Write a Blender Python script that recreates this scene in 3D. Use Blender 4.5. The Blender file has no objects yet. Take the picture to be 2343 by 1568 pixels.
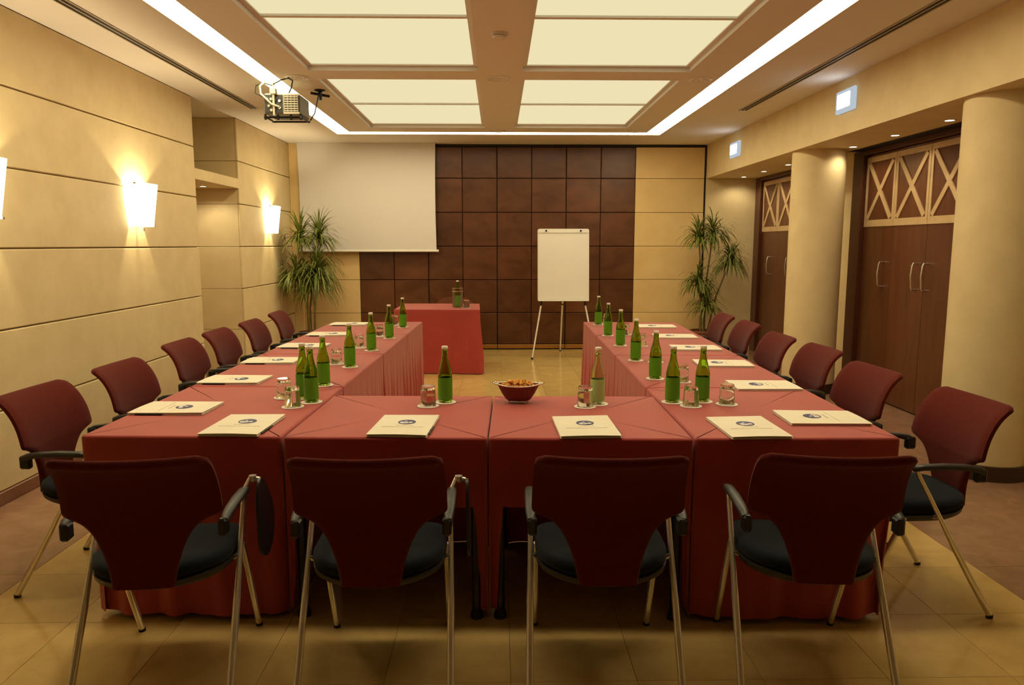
import bpy, math, random
from mathutils import Vector, Matrix

scene = bpy.context.scene
COL = scene.collection
R = math.radians

# ------------------------------------------------------------------ camera
cam_data = bpy.data.cameras.new('camera')
cam_data.sensor_width = 36.0
cam_data.lens = 1680.0 / 2343.0 * 36.0
cam_data.clip_start = 0.05
camera = bpy.data.objects.new('camera', cam_data)
camera.location = (0.0, 0.0, 1.498)
camera.rotation_euler = (R(90 - 7.595), 0.0, R(-1.098))
COL.objects.link(camera)
scene.camera = camera

# ------------------------------------------------------------------ world, exposure
world = bpy.data.worlds.new('world')
world.use_nodes = True
world.node_tree.nodes['Background'].inputs['Color'].default_value = (0.02, 0.016, 0.01, 1)
world.node_tree.nodes['Background'].inputs['Strength'].default_value = 0.2
scene.world = world
vs = scene.view_settings
vs.view_transform = 'Standard'
vs.look = 'None'
vs.gamma = 1.0
vs.use_curve_mapping = False
vs.exposure = 0.0
cy = scene.cycles
cy.use_denoising = True
cy.max_bounces = 12
cy.diffuse_bounces = 3
cy.glossy_bounces = 5
cy.transmission_bounces = 12
cy.use_adaptive_sampling = True
cy.adaptive_threshold = 0.06
cy.transparent_max_bounces = 10
cy.sample_clamp_indirect = 5.0
cy.caustics_reflective = False
cy.blur_glossy = 0.5

# light levels of the fixtures the room has
WARM = (1.0, 0.83, 0.50)
COVE_LEVEL = 14.8
COFFER_LEVEL = 0.86
SCONCE_LEVEL = 5.0
SCONCE_WATT = 26.0
SPOT_WATT = 8.0
EXIT_LEVEL = 7.0

# ------------------------------------------------------------------ room dimensions (metres)
XL = -2.877          # left wall face
XS = 2.93            # face of the bulkhead on the right
XD = 3.73            # door wall, behind the bulkhead
YB = 10.467          # back wall face
YF = -4.0            # wall behind the camera
ZC = 2.88            # ceiling
ZS = 2.42            # underside of the bulkhead
N0, N1 = 7.19, 8.38  # alcove in the left wall
COURSE = [0.075, 0.54, 1.003, 1.475, 1.947, 2.417, ZC]

# ------------------------------------------------------------------ materials
MATS = {}


def new_mat(name):
    m = bpy.data.materials.new(name)
    m.use_nodes = True
    nt = m.node_tree
    b = nt.nodes['Principled BSDF']
    MATS[name] = m
    return m, nt, b


def plain(name, col, rough=0.5, metal=0.0, spec=0.5, **kw):
    m, nt, b = new_mat(name)
    b.inputs['Base Color'].default_value = (*col, 1)
    b.inputs['Roughness'].default_value = rough
    b.inputs['Metallic'].default_value = metal
    b.inputs['Specular IOR Level'].default_value = spec
    for k, v in kw.items():
        b.inputs[k.replace('_', ' ')].default_value = v
    return m


def mottled(name, c1, c2, scale=3.0, rough=0.7, detail=6, bump=0.0, bump_scale=60, spec=0.3,
            stretch=(1, 1, 1), rand=0.0, coords='Object', distortion=0.0, rough2=None, bump_dist=0.002,
            sheen=0.0):
    """two tones mixed by a noise; optional fine relief and a tone that differs from piece to piece"""
    m, nt, b = new_mat(name)
    N, L = nt.nodes, nt.links
    tc = N.new('ShaderNodeTexCoord')
    mp = N.new('ShaderNodeMapping')
    mp.inputs['Scale'].default_value = stretch
    L.new(tc.outputs[coords], mp.inputs['Vector'])
    vec = mp.outputs['Vector']
    info = None
    if rand > 0:
        info = N.new('ShaderNodeObjectInfo')
        add = N.new('ShaderNodeVectorMath')
        add.operation = 'ADD'
        sc = N.new('ShaderNodeMath')
        sc.operation = 'MULTIPLY'
        sc.inputs[1].default_value = 37.0
        L.new(info.outputs['Random'], sc.inputs[0])
        L.new(vec, add.inputs[0])
        L.new(sc.outputs[0], add.inputs[1])
        vec = add.outputs[0]
    no = N.new('ShaderNodeTexNoise')
    no.inputs['Scale'].default_value = scale
    no.inputs['Detail'].default_value = detail
    no.inputs['Roughness'].default_value = 0.6
    no.inputs['Distortion'].default_value = distortion
    L.new(vec, no.inputs['Vector'])
    cr = N.new('ShaderNodeValToRGB')
    cr.color_ramp.elements[0].position = 0.3
    cr.color_ramp.elements[0].color = (*c1, 1)
    cr.color_ramp.elements[1].position = 0.7
    cr.color_ramp.elements[1].color = (*c2, 1)
    L.new(no.outputs['Fac'], cr.inputs['Fac'])
    out = cr.outputs['Color']
    if rand > 0:
        hv = N.new('ShaderNodeHueSaturation')
        mr = N.new('ShaderNodeMapRange')
        mr.inputs['To Min'].default_value = 1 - rand
        mr.inputs['To Max'].default_value = 1 + rand
        L.new(info.outputs['Random'], mr.inputs['Value'])
        L.new(mr.outputs['Result'], hv.inputs['Value'])
        L.new(out, hv.inputs['Color'])
        out = hv.outputs['Color']
    L.new(out, b.inputs['Base Color'])
    b.inputs['Roughness'].default_value = rough
    b.inputs['Specular IOR Level'].default_value = spec
    if sheen:
        b.inputs['Sheen Weight'].default_value = sheen
        b.inputs['Sheen Roughness'].default_value = 0.5
    if rough2 is not None:
        mr2 = N.new('ShaderNodeMapRange')
        mr2.inputs['To Min'].default_value = rough
        mr2.inputs['To Max'].default_value = rough2
        L.new(no.outputs['Fac'], mr2.inputs['Value'])
        L.new(mr2.outputs['Result'], b.inputs['Roughness'])
    if bump > 0:
        n2 = N.new('ShaderNodeTexNoise')
        n2.inputs['Scale'].default_value = bump_scale
        n2.inputs['Detail'].default_value = 4
        L.new(tc.outputs[coords], n2.inputs['Vector'])
        bp = N.new('ShaderNodeBump')
        bp.inputs['Strength'].default_value = bump
        bp.inputs['Distance'].default_value = bump_dist
        L.new(n2.outputs['Fac'], bp.inputs['Height'])
        L.new(bp.outputs['Normal'], b.inputs['Normal'])
    return m


def emitter(name, col, strength):
    m = bpy.data.materials.new(name)
    m.use_nodes = True
    nt = m.node_tree
    nt.nodes.clear()
    o = nt.nodes.new('ShaderNodeOutputMaterial')
    e = nt.nodes.new('ShaderNodeEmission')
    e.inputs['Color'].default_value = (*col, 1)
    e.inputs['Strength'].default_value = strength
    nt.links.new(e.outputs[0], o.inputs['Surface'])
    MATS[name] = m
    return m


def glass(name, col, rough=0.0, ior=1.45):
    m, nt, b = new_mat(name)
    b.inputs['Base Color'].default_value = (*col, 1)
    b.inputs['Roughness'].default_value = rough
    b.inputs['IOR'].default_value = ior
    b.inputs['Transmission Weight'].default_value = 1.0
    return m


plaster = mottled('cream_plaster', (0.68, 0.545, 0.300), (0.765, 0.625, 0.360), 4.5, 0.62, 7, 0.12, 45, 0.25)
plaster_gold = mottled('golden_plaster', (0.70, 0.50, 0.22), (0.78, 0.58, 0.28), 2.5, 0.6, 6, 0.1, 45, 0.25, rand=0.03)
ceil_paint = mottled('ceiling_paint', (0.80, 0.765, 0.72), (0.83, 0.795, 0.75), 1.3, 0.8, 3, 0, spec=0.2)
groove_dark = plain('joint_filler', (0.42, 0.31, 0.18), 0.8)
black_gap = plain('black_gap', (0.012, 0.01, 0.008), 0.7)
marble = mottled('tan_marble', (0.56, 0.375, 0.125), (0.67, 0.465, 0.175), 5.0, 0.10, 8, 0, spec=0.5, rand=0.045, distortion=1.2, rough2=0.17)
marble_brown = mottled('brown_marble', (0.27, 0.145, 0.085), (0.35, 0.20, 0.125), 6.0, 0.14, 8, 0, spec=0.5, rand=0.04, distortion=1.0, rough2=0.22)
grout = plain('grout', (0.21, 0.14, 0.055), 0.7)
skirting = mottled('brown_skirting', (0.20, 0.085, 0.045), (0.26, 0.12, 0.07), 6, 0.3, spec=0.4)
skirting_dark = plain('dark_skirting', (0.045, 0.02, 0.012), 0.35)
wenge = mottled('dark_wood_panel', (0.068, 0.0215, 0.0072), (0.135, 0.049, 0.017), 2.6, 0.28, 7, 0, spec=0.45,
                stretch=(1.0, 1.0, 1.7), rand=0.18, distortion=0.8, rough2=0.42)
door_wood = mottled('door_wood', (0.105, 0.034, 0.013), (0.155, 0.054, 0.021), 3.0, 0.3, 6, 0, spec=0.45, stretch=(6, 6, 0.7), rand=0.06, distortion=0.4)
door_frame_wood = mottled('door_frame_wood', (0.075, 0.022, 0.010), (0.105, 0.034, 0.015), 3.0, 0.35, 5, 0, spec=0.4, stretch=(5, 5, 0.6))
lattice_wood = mottled('pale_lattice_wood', (0.55, 0.38, 0.19), (0.66, 0.48, 0.26), 8, 0.4, 4, 0, spec=0.4)
brass = plain('brass_strip', (0.55, 0.33, 0.10), 0.25, 0.9)
cloth_red = mottled('red_tablecloth', (0.37, 0.044, 0.038), (0.425, 0.054, 0.046), 5.0, 0.62, 4, 0.25, 420, 0.3, sheen=0.27, bump_dist=0.0006, coords='Object')
burgundy = mottled('burgundy_upholstery', (0.090, 0.0095, 0.0060), (0.125, 0.0150, 0.0095), 160, 0.9, 4, 0.3, 700, 0.1, sheen=0.08, bump_dist=0.0006)
navy = mottled('navy_upholstery', (0.007, 0.009, 0.014), (0.012, 0.015, 0.021), 160, 0.92, 4, 0.3, 700, 0.1, sheen=0.06, bump_dist=0.0006)
plastic_dark = plain('charcoal_plastic', (0.030, 0.030, 0.028), 0.45)
plastic_black = plain('black_plastic', (0.008, 0.008, 0.009), 0.4)
chrome = plain('satin_chrome', (0.88, 0.84, 0.76), 0.17, 0.75)
steel = plain('brushed_steel', (0.66, 0.62, 0.55), 0.3, 1.0)
rubber = plain('black_rubber', (0.012, 0.012, 0.012), 0.7)
black_metal = plain('black_enamel', (0.006, 0.007, 0.010), 0.25)
paper = mottled('cream_card', (0.80, 0.74, 0.60), (0.84, 0.78, 0.64), 12, 0.6, 3, 0, spec=0.3)
paper_edge = plain('paper_sheets', (0.80, 0.76, 0.66), 0.7)
ink_blue = plain('blue_print', (0.035, 0.04, 0.16), 0.5)
ink_pale = plain('pale_print', (0.74, 0.72, 0.70), 0.5)
ink_faint = plain('faint_grey_print', (0.60, 0.55, 0.43), 0.6)
coaster_paper = plain('white_coaster_paper', (0.84, 0.78, 0.70), 0.7)
ink_grey = plain('grey_print', (0.28, 0.26, 0.22), 0.7)
green_glass = glass('green_bottle_glass', (0.50, 0.72, 0.12), 0.02, 1.33)
pale_glass = glass('pale_green_bottle_glass', (0.86, 0.92, 0.66), 0.02, 1.33)
clear_glass = glass('clear_glass', (0.97, 0.96, 0.92), 0.0, 1.45)
label_green = mottled('green_label', (0.085, 0.30, 0.008), (0.11, 0.36, 0.010), 3, 0.35, 3, 0, spec=0.5)
label_pale = mottled('pale_green_label', (0.42, 0.60, 0.20), (0.48, 0.66, 0.24), 6, 0.4, 3, 0)
label_white = plain('white_label', (0.62, 0.66, 0.60), 0.5)
cap_white = plain('white_cap', (0.82, 0.78, 0.68), 0.4)
screen_white = plain('projection_fabric', (0.72, 0.69, 0.66), 0.8)
white_paint = plain('white_enamel', (0.80, 0.78, 0.72), 0.35)
pad_white = mottled('flip_pad_paper', (0.80, 0.78, 0.72), (0.84, 0.82, 0.75), 3, 0.6, 3, 0.15, 5, bump_dist=0.01)
leaf_green = mottled('leaf_green', (0.060, 0.100, 0.010), (0.21, 0.24, 0.035), 9, 0.45, 3, 0, spec=0.4)
stem_brown = mottled('plant_cane', (0.16, 0.12, 0.04), (0.26, 0.19, 0.07), 25, 0.8)
terracotta = mottled('brown_planter', (0.20, 0.075, 0.045), (0.26, 0.10, 0.06), 10, 0.5)
soil = plain('soil', (0.03, 0.02, 0.012), 0.95)
proj_grey = plain('projector_shell', (0.20, 0.185, 0.14), 0.45)
proj_light = plain('projector_trim', (0.62, 0.57, 0.42), 0.45)
proj_dark = plain('projector_ports', (0.03, 0.03, 0.025), 0.5)
cable_white = plain('white_cable', (0.72, 0.66, 0.50), 0.5)
wicker = mottled('red_brown_wicker', (0.095, 0.018, 0.010), (0.21, 0.050, 0.028), 120, 0.4, 5, 0.6, 160, spec=0.6, bump_dist=0.003)
silver = plain('silver_rim', (0.72, 0.66, 0.55), 0.2, 1.0)
snack_a = mottled('snack_mix', (0.80, 0.50, 0.08), (0.62, 0.15, 0.03), 40, 0.6, 2, 0, rand=0.0)
chair_wood = mottled('brown_chair_back', (0.17, 0.055, 0.025), (0.22, 0.08, 0.035), 20, 0.4)
em_cove = emitter('cove_lamp_light', WARM, COVE_LEVEL)
em_coffer = emitter('coffer_lamp_light', (1.0, 0.875, 0.53), COFFER_LEVEL)
em_sconce = emitter('sconce_shade_light', (1.0, 0.86, 0.56), SCONCE_LEVEL)
em_spot = emitter('halogen_bulb', (1.0, 0.90, 0.70), 14.0)
em_exit = emitter('emergency_lamp_light', (0.90, 0.96, 1.0), EXIT_LEVEL)
em_exit_dim = emitter('emergency_lamp_rim', (0.80, 0.90, 1.0), 0.6)


# ------------------------------------------------------------------ mesh helpers
class MB:
    def __init__(self):
        self.v = []
        self.f = []

    def box(self, x0, x1, y0, y1, z0, z1):
        b = len(self.v)
        self.v += [(x0, y0, z0), (x1, y0, z0), (x1, y1, z0), (x0, y1, z0),
                   (x0, y0, z1), (x1, y0, z1), (x1, y1, z1), (x0, y1, z1)]
        self.f += [tuple(b + i for i in q) for q in
                   ((3, 2, 1, 0), (4, 5, 6, 7), (0, 1, 5, 4), (1, 2, 6, 5), (2, 3, 7, 6), (3, 0, 4, 7))]
        return self

    def bbox(self, x0, x1, y0, y1, z0, z1, c=0.004):
        """box with every edge chamfered by c"""
        b = len(self.v)
        xs, ys, zs = (x0, x1), (y0, y1), (z0, z1)
        idx = {}
        for i in (0, 1):
            for j in (0, 1):
                for k in (0, 1):
                    sx, sy, sz = (1 if i == 0 else -1), (1 if j == 0 else -1), (1 if k == 0 else -1)
                    for a, d in enumerate(((0, c, c), (c, 0, c), (c, c, 0))):
                        idx[(i, j, k, a)] = len(self.v)
                        self.v.append((xs[i] + sx * d[0], ys[j] + sy * d[1], zs[k] + sz * d[2]))
        I = idx

        def q(*t):
            self.f.append(tuple(t))
        q(I[0, 0, 0, 0], I[0, 0, 1, 0], I[0, 1, 1, 0], I[0, 1, 0, 0])
        q(I[1, 0, 0, 0], I[1, 1, 0, 0], I[1, 1, 1, 0], I[1, 0, 1, 0])
        q(I[0, 0, 0, 1], I[1, 0, 0, 1], I[1, 0, 1, 1], I[0, 0, 1, 1])
        q(I[0, 1, 0, 1], I[0, 1, 1, 1], I[1, 1, 1, 1], I[1, 1, 0, 1])
        q(I[0, 0, 0, 2], I[0, 1, 0, 2], I[1, 1, 0, 2], I[1, 0, 0, 2])
        q(I[0, 0, 1, 2], I[1, 0, 1, 2], I[1, 1, 1, 2], I[0, 1, 1, 2])
        for i in (0, 1):
            for j in (0, 1):
                q(I[i, j, 0, 0], I[i, j, 1, 0], I[i, j, 1, 1], I[i, j, 0, 1])
        for i in (0, 1):
            for k in (0, 1):
                q(I[i, 0, k, 0], I[i, 1, k, 0], I[i, 1, k, 2], I[i, 0, k, 2])
        for j in (0, 1):
            for k in (0, 1):
                q(I[0, j, k, 1], I[1, j, k, 1], I[1, j, k, 2], I[0, j, k, 2])
        for i in (0, 1):
            for j in (0, 1):
                for k in (0, 1):
                    q(I[i, j, k, 0], I[i, j, k, 1], I[i, j, k, 2])
        return self

    def tube(self, pts, rad, seg=10, flat=1.0):
        pts = [Vector(p) for p in pts]
        if not hasattr(rad, '__len__'):
            rad = [rad] * len(pts)
        b = len(self.v)
        n = len(pts)
        up = None
        for i, p in enumerate(pts):
            t = (pts[min(i + 1, n - 1)] - pts[max(i - 1, 0)]).normalized()
            if up is None:
                up = Vector((0, 0, 1)) if abs(t.z) < 0.9 else Vector((1, 0, 0))
            s = t.cross(up)
            if s.length < 1e-5:
                s = t.cross(Vector((0, 1, 0)))
            s.normalize()
            u = s.cross(t).normalized()
            up = u
            for k in range(seg):
                a = 2 * math.pi * k / seg
                self.v.append(tuple(p + s * math.cos(a) * rad[i] + u * math.sin(a) * rad[i] * flat))
        for i in range(n - 1):
            for k in range(seg):
                k2 = (k + 1) % seg
                self.f.append((b + i * seg + k, b + i * seg + k2, b + (i + 1) * seg + k2, b + (i + 1) * seg + k))
        self.f.append(tuple(b + k for k in reversed(range(seg))))
        self.f.append(tuple(b + (n - 1) * seg + k for k in range(seg)))
        return self

    def lathe(self, prof, seg=24, c=(0, 0, 0), sx=1.0, sy=1.0, close=False):
        """prof: list of (r, z). r=0 ends become points; close joins last to first"""
        b = len(self.v)
        rings = []
        for r, z in prof:
            if r < 1e-6:
                rings.append([len(self.v)])
                self.v.append((c[0], c[1], c[2] + z))
            else:
                ring = []
                for k in range(seg):
                    a = 2 * math.pi * k / seg
                    ring.append(len(self.v))
                    self.v.append((c[0] + r * sx * math.cos(a), c[1] + r * sy * math.sin(a), c[2] + z))
                rings.append(ring)
        pairs = list(zip(rings[:-1], rings[1:]))
        if close:
            pairs.append((rings[-1], rings[0]))
        for A, B in pairs:
            for k in range(seg):
                k2 = (k + 1) % seg
                if len(A) == 1 and len(B) == 1:
                    continue
                if len(A) == 1:
                    self.f.append((A[0], B[k2], B[k]))
                elif len(B) == 1:
                    self.f.append((A[k], A[k2], B[0]))
                else:
                    self.f.append((A[k], A[k2], B[k2], B[k]))
        return self

    def prism(self, poly, z0, z1):
        """poly: list of (x, y) counter-clockwise"""
        b = len(self.v)
        n = len(poly)
        self.v += [(x, y, z0) for x, y in poly] + [(x, y, z1) for x, y in poly]
        self.f.append(tuple(b + i for i in reversed(range(n))))
        self.f.append(tuple(b + n + i for i in range(n)))
        for i in range(n):
            j = (i + 1) % n
            self.f.append((b + i, b + j, b + n + j, b + n + i))
        return self

    def rings(self, rings, cap0=True, cap1=True):
        """loft a list of equally long closed loops"""
        b = len(self.v)
        n = len(rings[0])
        for r in rings:
            self.v += [tuple(p) for p in r]
        for i in range(len(rings) - 1):
            for k in range(n):
                k2 = (k + 1) % n
                self.f.append((b + i * n + k, b + i * n + k2, b + (i + 1) * n + k2, b + (i + 1) * n + k))
        if cap0:
            self.f.append(tuple(b + k for k in reversed(range(n))))
        if cap1:
            self.f.append(tuple(b + (len(rings) - 1) * n + k for k in range(n)))
        return self

    def xform(self, mat):
        self.v = [tuple(mat @ Vector(p)) for p in self.v]
        return self

    def mesh(self, name, mat, smooth=False, angle=40):
        me = bpy.data.meshes.new(name)
        me.from_pydata(self.v, [], self.f)
        me.update()
        me.materials.append(mat)
        if smooth:
            me.shade_smooth()
            me.set_sharp_from_angle(angle=R(angle))
            for k in range(getattr(self, 'flat_last', 0)):
                me.polygons[len(me.polygons) - 1 - k].use_smooth = False
        return me

    def build(self, name, mat, parent=None, smooth=False, angle=40, loc=None):
        return link(name, self.mesh(name, mat, smooth, angle), parent, loc)


def link(name, data, parent=None, loc=None, rot=None):
    o = bpy.data.objects.new(name, data)
    COL.objects.link(o)
    if parent is not None:
        o.parent = parent
    if loc is not None:
        o.location = loc
    if rot is not None:
        o.rotation_euler = rot
    return o


def tag(o, label, cat, group=None):
    o['label'] = label
    o['category'] = cat
    if group:
        o['group'] = group
    return o


def thing(name, label, cat, loc=(0, 0, 0), rz=0.0, group=None):
    return tag(link(name, None, None, loc, (0, 0, rz)), label, cat, group)


def struct(o, label=None):
    o['kind'] = 'structure'
    if label:
        o['label'] = label
    return o


def copy_tree(o, parent=None):
    c = o.copy()
    COL.objects.link(c)
    c.parent = parent
    for ch in list(o.children):
        copy_tree(ch, c)
    return c


def spot_lamp(name, loc, watts, angle, col, parent=None, size=0.02, blend=0.6):
    d = bpy.data.lights.new(name, 'SPOT')
    d.energy = watts
    d.spot_size = R(angle)
    d.spot_blend = blend
    d.color = col
    d.shadow_soft_size = size
    return link(name, d, parent, loc)


def smooth01(x):
    x = max(0.0, min(1.0, x))
    return x * x * (3 - 2 * x)


ORD = ['first', 'second', 'third', 'fourth', 'fifth', 'sixth', 'seventh', 'eighth']

# ================================================================== FLOOR
PITCH = 0.438
TX0 = 0.041 - 5 * PITCH            # -2.149
floor = struct(MB().box(-3.7, 4.0, YF - 0.1, YB + 0.2, -0.12, -0.012).build('floor', grout),
               'polished tan stone tile floor with a brown stone border')
tile_me = MB().bbox(0.0007, PITCH - 0.0007, 0.0007, PITCH - 0.0007, -0.012, 0.0, 0.0006).mesh('tile', marble)
ny = 22
TY0 = 2.795 - 2 * PITCH
for j in range(ny):
    y = TY0 + (j - 0) * PITCH
    if y > YB - 0.05:
        break
    for i in range(10):
        link('tile', tile_me, floor, (TX0 + i * PITCH, y, 0))
# tiles behind the camera are outside the picture: one slab
MB().box(TX0, TX0 + 10 * PITCH, YF, TY0 - 0.001, -0.012, 0).build('near_tiles', marble, floor)
bt_l = MB().bbox(0.001, (TX0 - XL) - 0.001 + 0.02, 0.001, 2 * PITCH - 0.001, -0.012, 0.0, 0.0006).mesh('border_tile', marble_brown)
wr = (XD + 0.05 - (TX0 + 10 * PITCH)) / 2
bt_r = MB().bbox(0.001, wr - 0.001, 0.001, 2 * PITCH - 0.001, -0.012, 0.0, 0.0006).mesh('border_tile', marble_brown)
for j in range(-8, 10):
    y = 2.795 + j * 2 * PITCH - PITCH
    if y > YB - 0.05:
        break
    link('border_tile', bt_l, floor, (XL - 0.02, y, 0))
    link('border_tile', bt_r, floor, (TX0 + 10 * PITCH, y, 0))
    link('border_tile', bt_r, floor, (TX0 + 10 * PITCH + wr, y, 0))
for j in range(2):
    link('border_tile', MB().bbox(0.001, 0.7, 0.001, 0.6, -0.012, 0.0, 0.0006).mesh('border_tile', marble_brown), floor,
         (XL - 0.72, N0 + j * 0.6, 0))

# ================================================================== LEFT WALL
wl = MB()
wl.box(-3.60, XL - 0.02, YF - 0.1, N0, 0, ZC + 0.05)
wl.box(-3.60, XL - 0.02, N1 + 0.02, YB + 0.2, 0, ZC + 0.05)
wl.box(-3.75, -3.60, YF - 0.1, YB + 0.2, 0, ZC + 0.05)
wall_left = struct(wl.build('wall_left', groove_dark), 'cream plaster wall of wide horizontal panels with dark grooves')
GR = 0.009
for a, b in zip(COURSE[:-1], COURSE[1:]):
    for (y0, y1) in ((YF, N0), (N1, YB)):
        MB().bbox(XL - 0.024, XL, y0, y1, a + GR / 2, b - GR / 2, 0.005).build('wall_panel', plaster, wall_left)
    # return faces of the alcove
    MB().bbox(-3.60, XL - 0.025, N1, N1 + 0.022, a + 0.002, b - 0.002, 0.002).build('wall_panel', plaster, wall_left)
    MB().bbox(-3.60, -3.58, N0, N1, a + 0.002, b - 0.002, 0.002).build('wall_panel', plaster, wall_left)
lint = MB().bbox(-3.58, XL, N0 - 0.0, N1 + 0.0, 2.117, 2.222, 0.003).build('alcove_lintel', plaster, wall_left)
bb = MB()
bb.bbox(XL - 0.02, XL + 0.012, YF, N0, 0, 0.078, 0.004)
bb.bbox(XL - 0.02, XL + 0.012, N1, YB, 0, 0.078, 0.004)
struct(bb.build('baseboard_left', skirting), 'brown stone skirting along the left wall')

# ================================================================== BACK WALL
wb = MB()
wb.box(-3.7, XS, YB + 0.02, YB + 0.2, 0, ZC + 0.05)
wall_back = struct(wb.build('wall_back', black_gap), 'back wall of square dark wood panels between cream plaster panels')
WX0, WX1, NCOL = -1.951, 1.932, 8
cw = (WX1 - WX0) / NCOL
ROWS = [0.078, 0.532, 1.003, 1.475, 1.947, 2.417, 2.845]
for i in range(NCOL):
    for j in range(6):
        g = 0.004
        gl = 0.006 if (i % 2 == 0 and i > 0) else g
        gr_ = 0.006 if (i % 2 == 1 and i < NCOL - 1) else g
        x0, x1 = -(cw / 2) + gl, cw / 2 - gr_
        z0, z1 = ROWS[j] + g, ROWS[j + 1] - g
        zc_ = (z0 + z1) / 2
        o = MB().bbox(x0, x1, -0.012, 0.014, z0 - zc_, z1 - zc_, 0.005).build('wood_panel', wenge, wall_back)
        o.location = (WX0 + (i + 0.5) * cw, YB + 0.010, zc_)
for i in range(4):
    MB().bbox(WX0 + i * 2 * cw + 0.004, WX0 + (i + 1) * 2 * cw - 0.004, YB - 0.002, YB + 0.019, 0.018, 0.074, 0.003).build('brass_kick_strip', brass, wall_back)
ROWC = [0.0, 0.532, 1.003, 1.475, 1.947, 2.417, 2.845]
for j in range(6):
    MB().bbox(-2.744, WX0 - 0.003, YB, YB + 0.019, ROWC[j] + 0.0025, ROWC[j + 1] - 0.0025, 0.003).build('plaster_panel', plaster_gold, wall_back)
    MB().bbox(WX1 + 0.003, XS - 0.03, YB, YB + 0.019, ROWC[j] + 0.0025, ROWC[j + 1] - 0.0025, 0.003).build('plaster_panel', plaster_gold, wall_back)
struct(MB().bbox(XL, -2.745, YB - 0.06, YB + 0.02, 0, ZC, 0.006).build('trim_1', plaster_gold),
       'narrow golden plaster pilaster in the far left corner')

# ================================================================== RIGHT SIDE
wr_m = MB()
wr_m.box(XD, XD + 0.2, YF - 0.1, YB + 0.2, 0, ZC + 0.05)
wr_m.box(XS, XD + 0.2, YB + 0.005, YB + 0.2, 0, ZC + 0.05)
wall_right = struct(wr_m.build('wall_right', plaster), 'cream plaster wall behind the round columns')
sof = struct(MB().bbox(XS, XD + 0.1, YF, YB + 0.02, ZS, ZC + 0.05, 0.004).build('wall_right_bulkhead', plaster),
             'deep cream bulkhead over the doors on the right')
MB().box(XS - 0.0, XS + 0.012, YF, YB, ZS - 0.0005, ZS + 0.004).build('bulkhead_edge', plaster, sof)
struct(MB().box(-3.7, XD + 0.2, YF - 0.25, YF, 0, ZC + 0.05).build('wall_front', plaster), 'plain cream wall behind the camera')


def make_door(name, y_far, leaves, lw, label, handles):
    """folding wooden door on the plane XD: leaves run from y_far towards the camera"""
    y_near = y_far - leaves * lw
    d = struct(link(name, None, None, (XD, y_far, 0)), label)
    f = MB()
    f.bbox(-0.10, 0.0, 0.012, 0.21, 0, ZS - 0.001, 0.004)
    f.bbox(-0.10, 0.0, -leaves * lw - 0.21, -leaves * lw - 0.012, 0, ZS - 0.001, 0.004)
    f.bbox(-0.10, 0.0, -leaves * lw - 0.012, 0.012, 2.372, ZS - 0.001, 0.004)
    f.build('door_frame', door_frame_wood, d)
    for k in range(leaves):
        a, b = -k * lw - 0.0025, -(k + 1) * lw + 0.0025
        lf = MB().bbox(-0.055, -0.01, b, a, 0.012, 2.368, 0.003).build('door_leaf', door_wood, d)
        bx = -0.058
        t = 0.004
        zt0, zt1 = 1.735, 2.345

        def bar(y0, z0, y1, z1, w, xo):
            p, q = Vector((0, y0, z0)), Vector((0, y1, z1))
            dr = (q - p).normalized()
            n = Vector((0, -dr.z, dr.y)) * w / 2
            m = MB()
            c = [p + n, p - n, q - n, q + n]
            m.v = [(bx - xo, v.y, v.z) for v in c] + [(-0.054, v.y, v.z) for v in c]
            m.f = [(0, 1, 2, 3), (7, 6, 5, 4), (0, 4, 5, 1), (1, 5, 6, 2), (2, 6, 7, 3), (3, 7, 4, 0)]
            m.build('lattice_bar', lattice_wood, lf)
        bar(a - 0.001, zt0 - 0.03, b + 0.001, zt0 - 0.03, 0.065, t)
        bar(a - 0.001, zt1 - 0.025, b + 0.001, zt1 - 0.025, 0.05, t)
        bar(a - 0.018, zt0 + 0.003, a - 0.018, zt1 - 0.051, 0.034, t)
        bar(b + 0.018, zt0 + 0.003, b + 0.018, zt1 - 0.051, 0.034, t)
        bar(a - 0.055, zt0 + 0.012, b + 0.055, zt1 - 0.062, 0.046, t + 0.0015)
        bar(a - 0.055, zt1 - 0.062, b + 0.055, zt0 + 0.012, 0.046, t + 0.003)
        for (kk, hy) in handles:
            if kk == k:
                yy = a - hy
                h = MB()
                h.tube([(-0.055, yy, 1.335), (-0.095, yy, 1.335), (-0.103, yy, 1.315), (-0.112, yy, 1.225), (-0.103, yy, 1.125), (-0.095, yy, 1.105), (-0.055, yy, 1.105)], 0.0085, 8)
                h.build('handle', steel, lf, True)
    return d


make_door('door_1', 10.25, 3, 0.545, 'far dark wood folding door with pale lattice transom', [(0, 0.36), (1, 0.46)])
make_door('door_2', 7.385, 4, 0.548, 'near dark wood folding door with pale lattice transom and bar handles', [(0, 0.42), (1, 0.445), (2, 0.055)])


def round_column(cx, cy_, r, label):
    t = thing('round_column', label, 'column', (cx, cy_, 0))
    MB().lathe([(r, 0.0), (r, ZS)], 64).build('shaft', plaster, t, True)
    MB().lathe([(r, 0.001), (r + 0.012, 0.001), (r + 0.012, 0.095), (r + 0.006, 0.1), (r, 0.1)], 64).build('base_ring', skirting_dark, t, True)
    return t


round_column(3.215, 7.46, 0.255, 'round cream plaster column between the two doors')
round_column(3.225, 4.70, 0.262, 'round cream plaster column at the right edge, beside the near door')
round_column(3.225, 1.9, 0.262, 'round cream plaster column beside the camera')
bbr = MB()
bbr.bbox(XD - 0.015, XD, 7.60, 7.85, 0, 0.095, 0.003)
struct(bbr.build('baseboard_right', skirting_dark), 'dark skirting on the wall between the doors')

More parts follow.
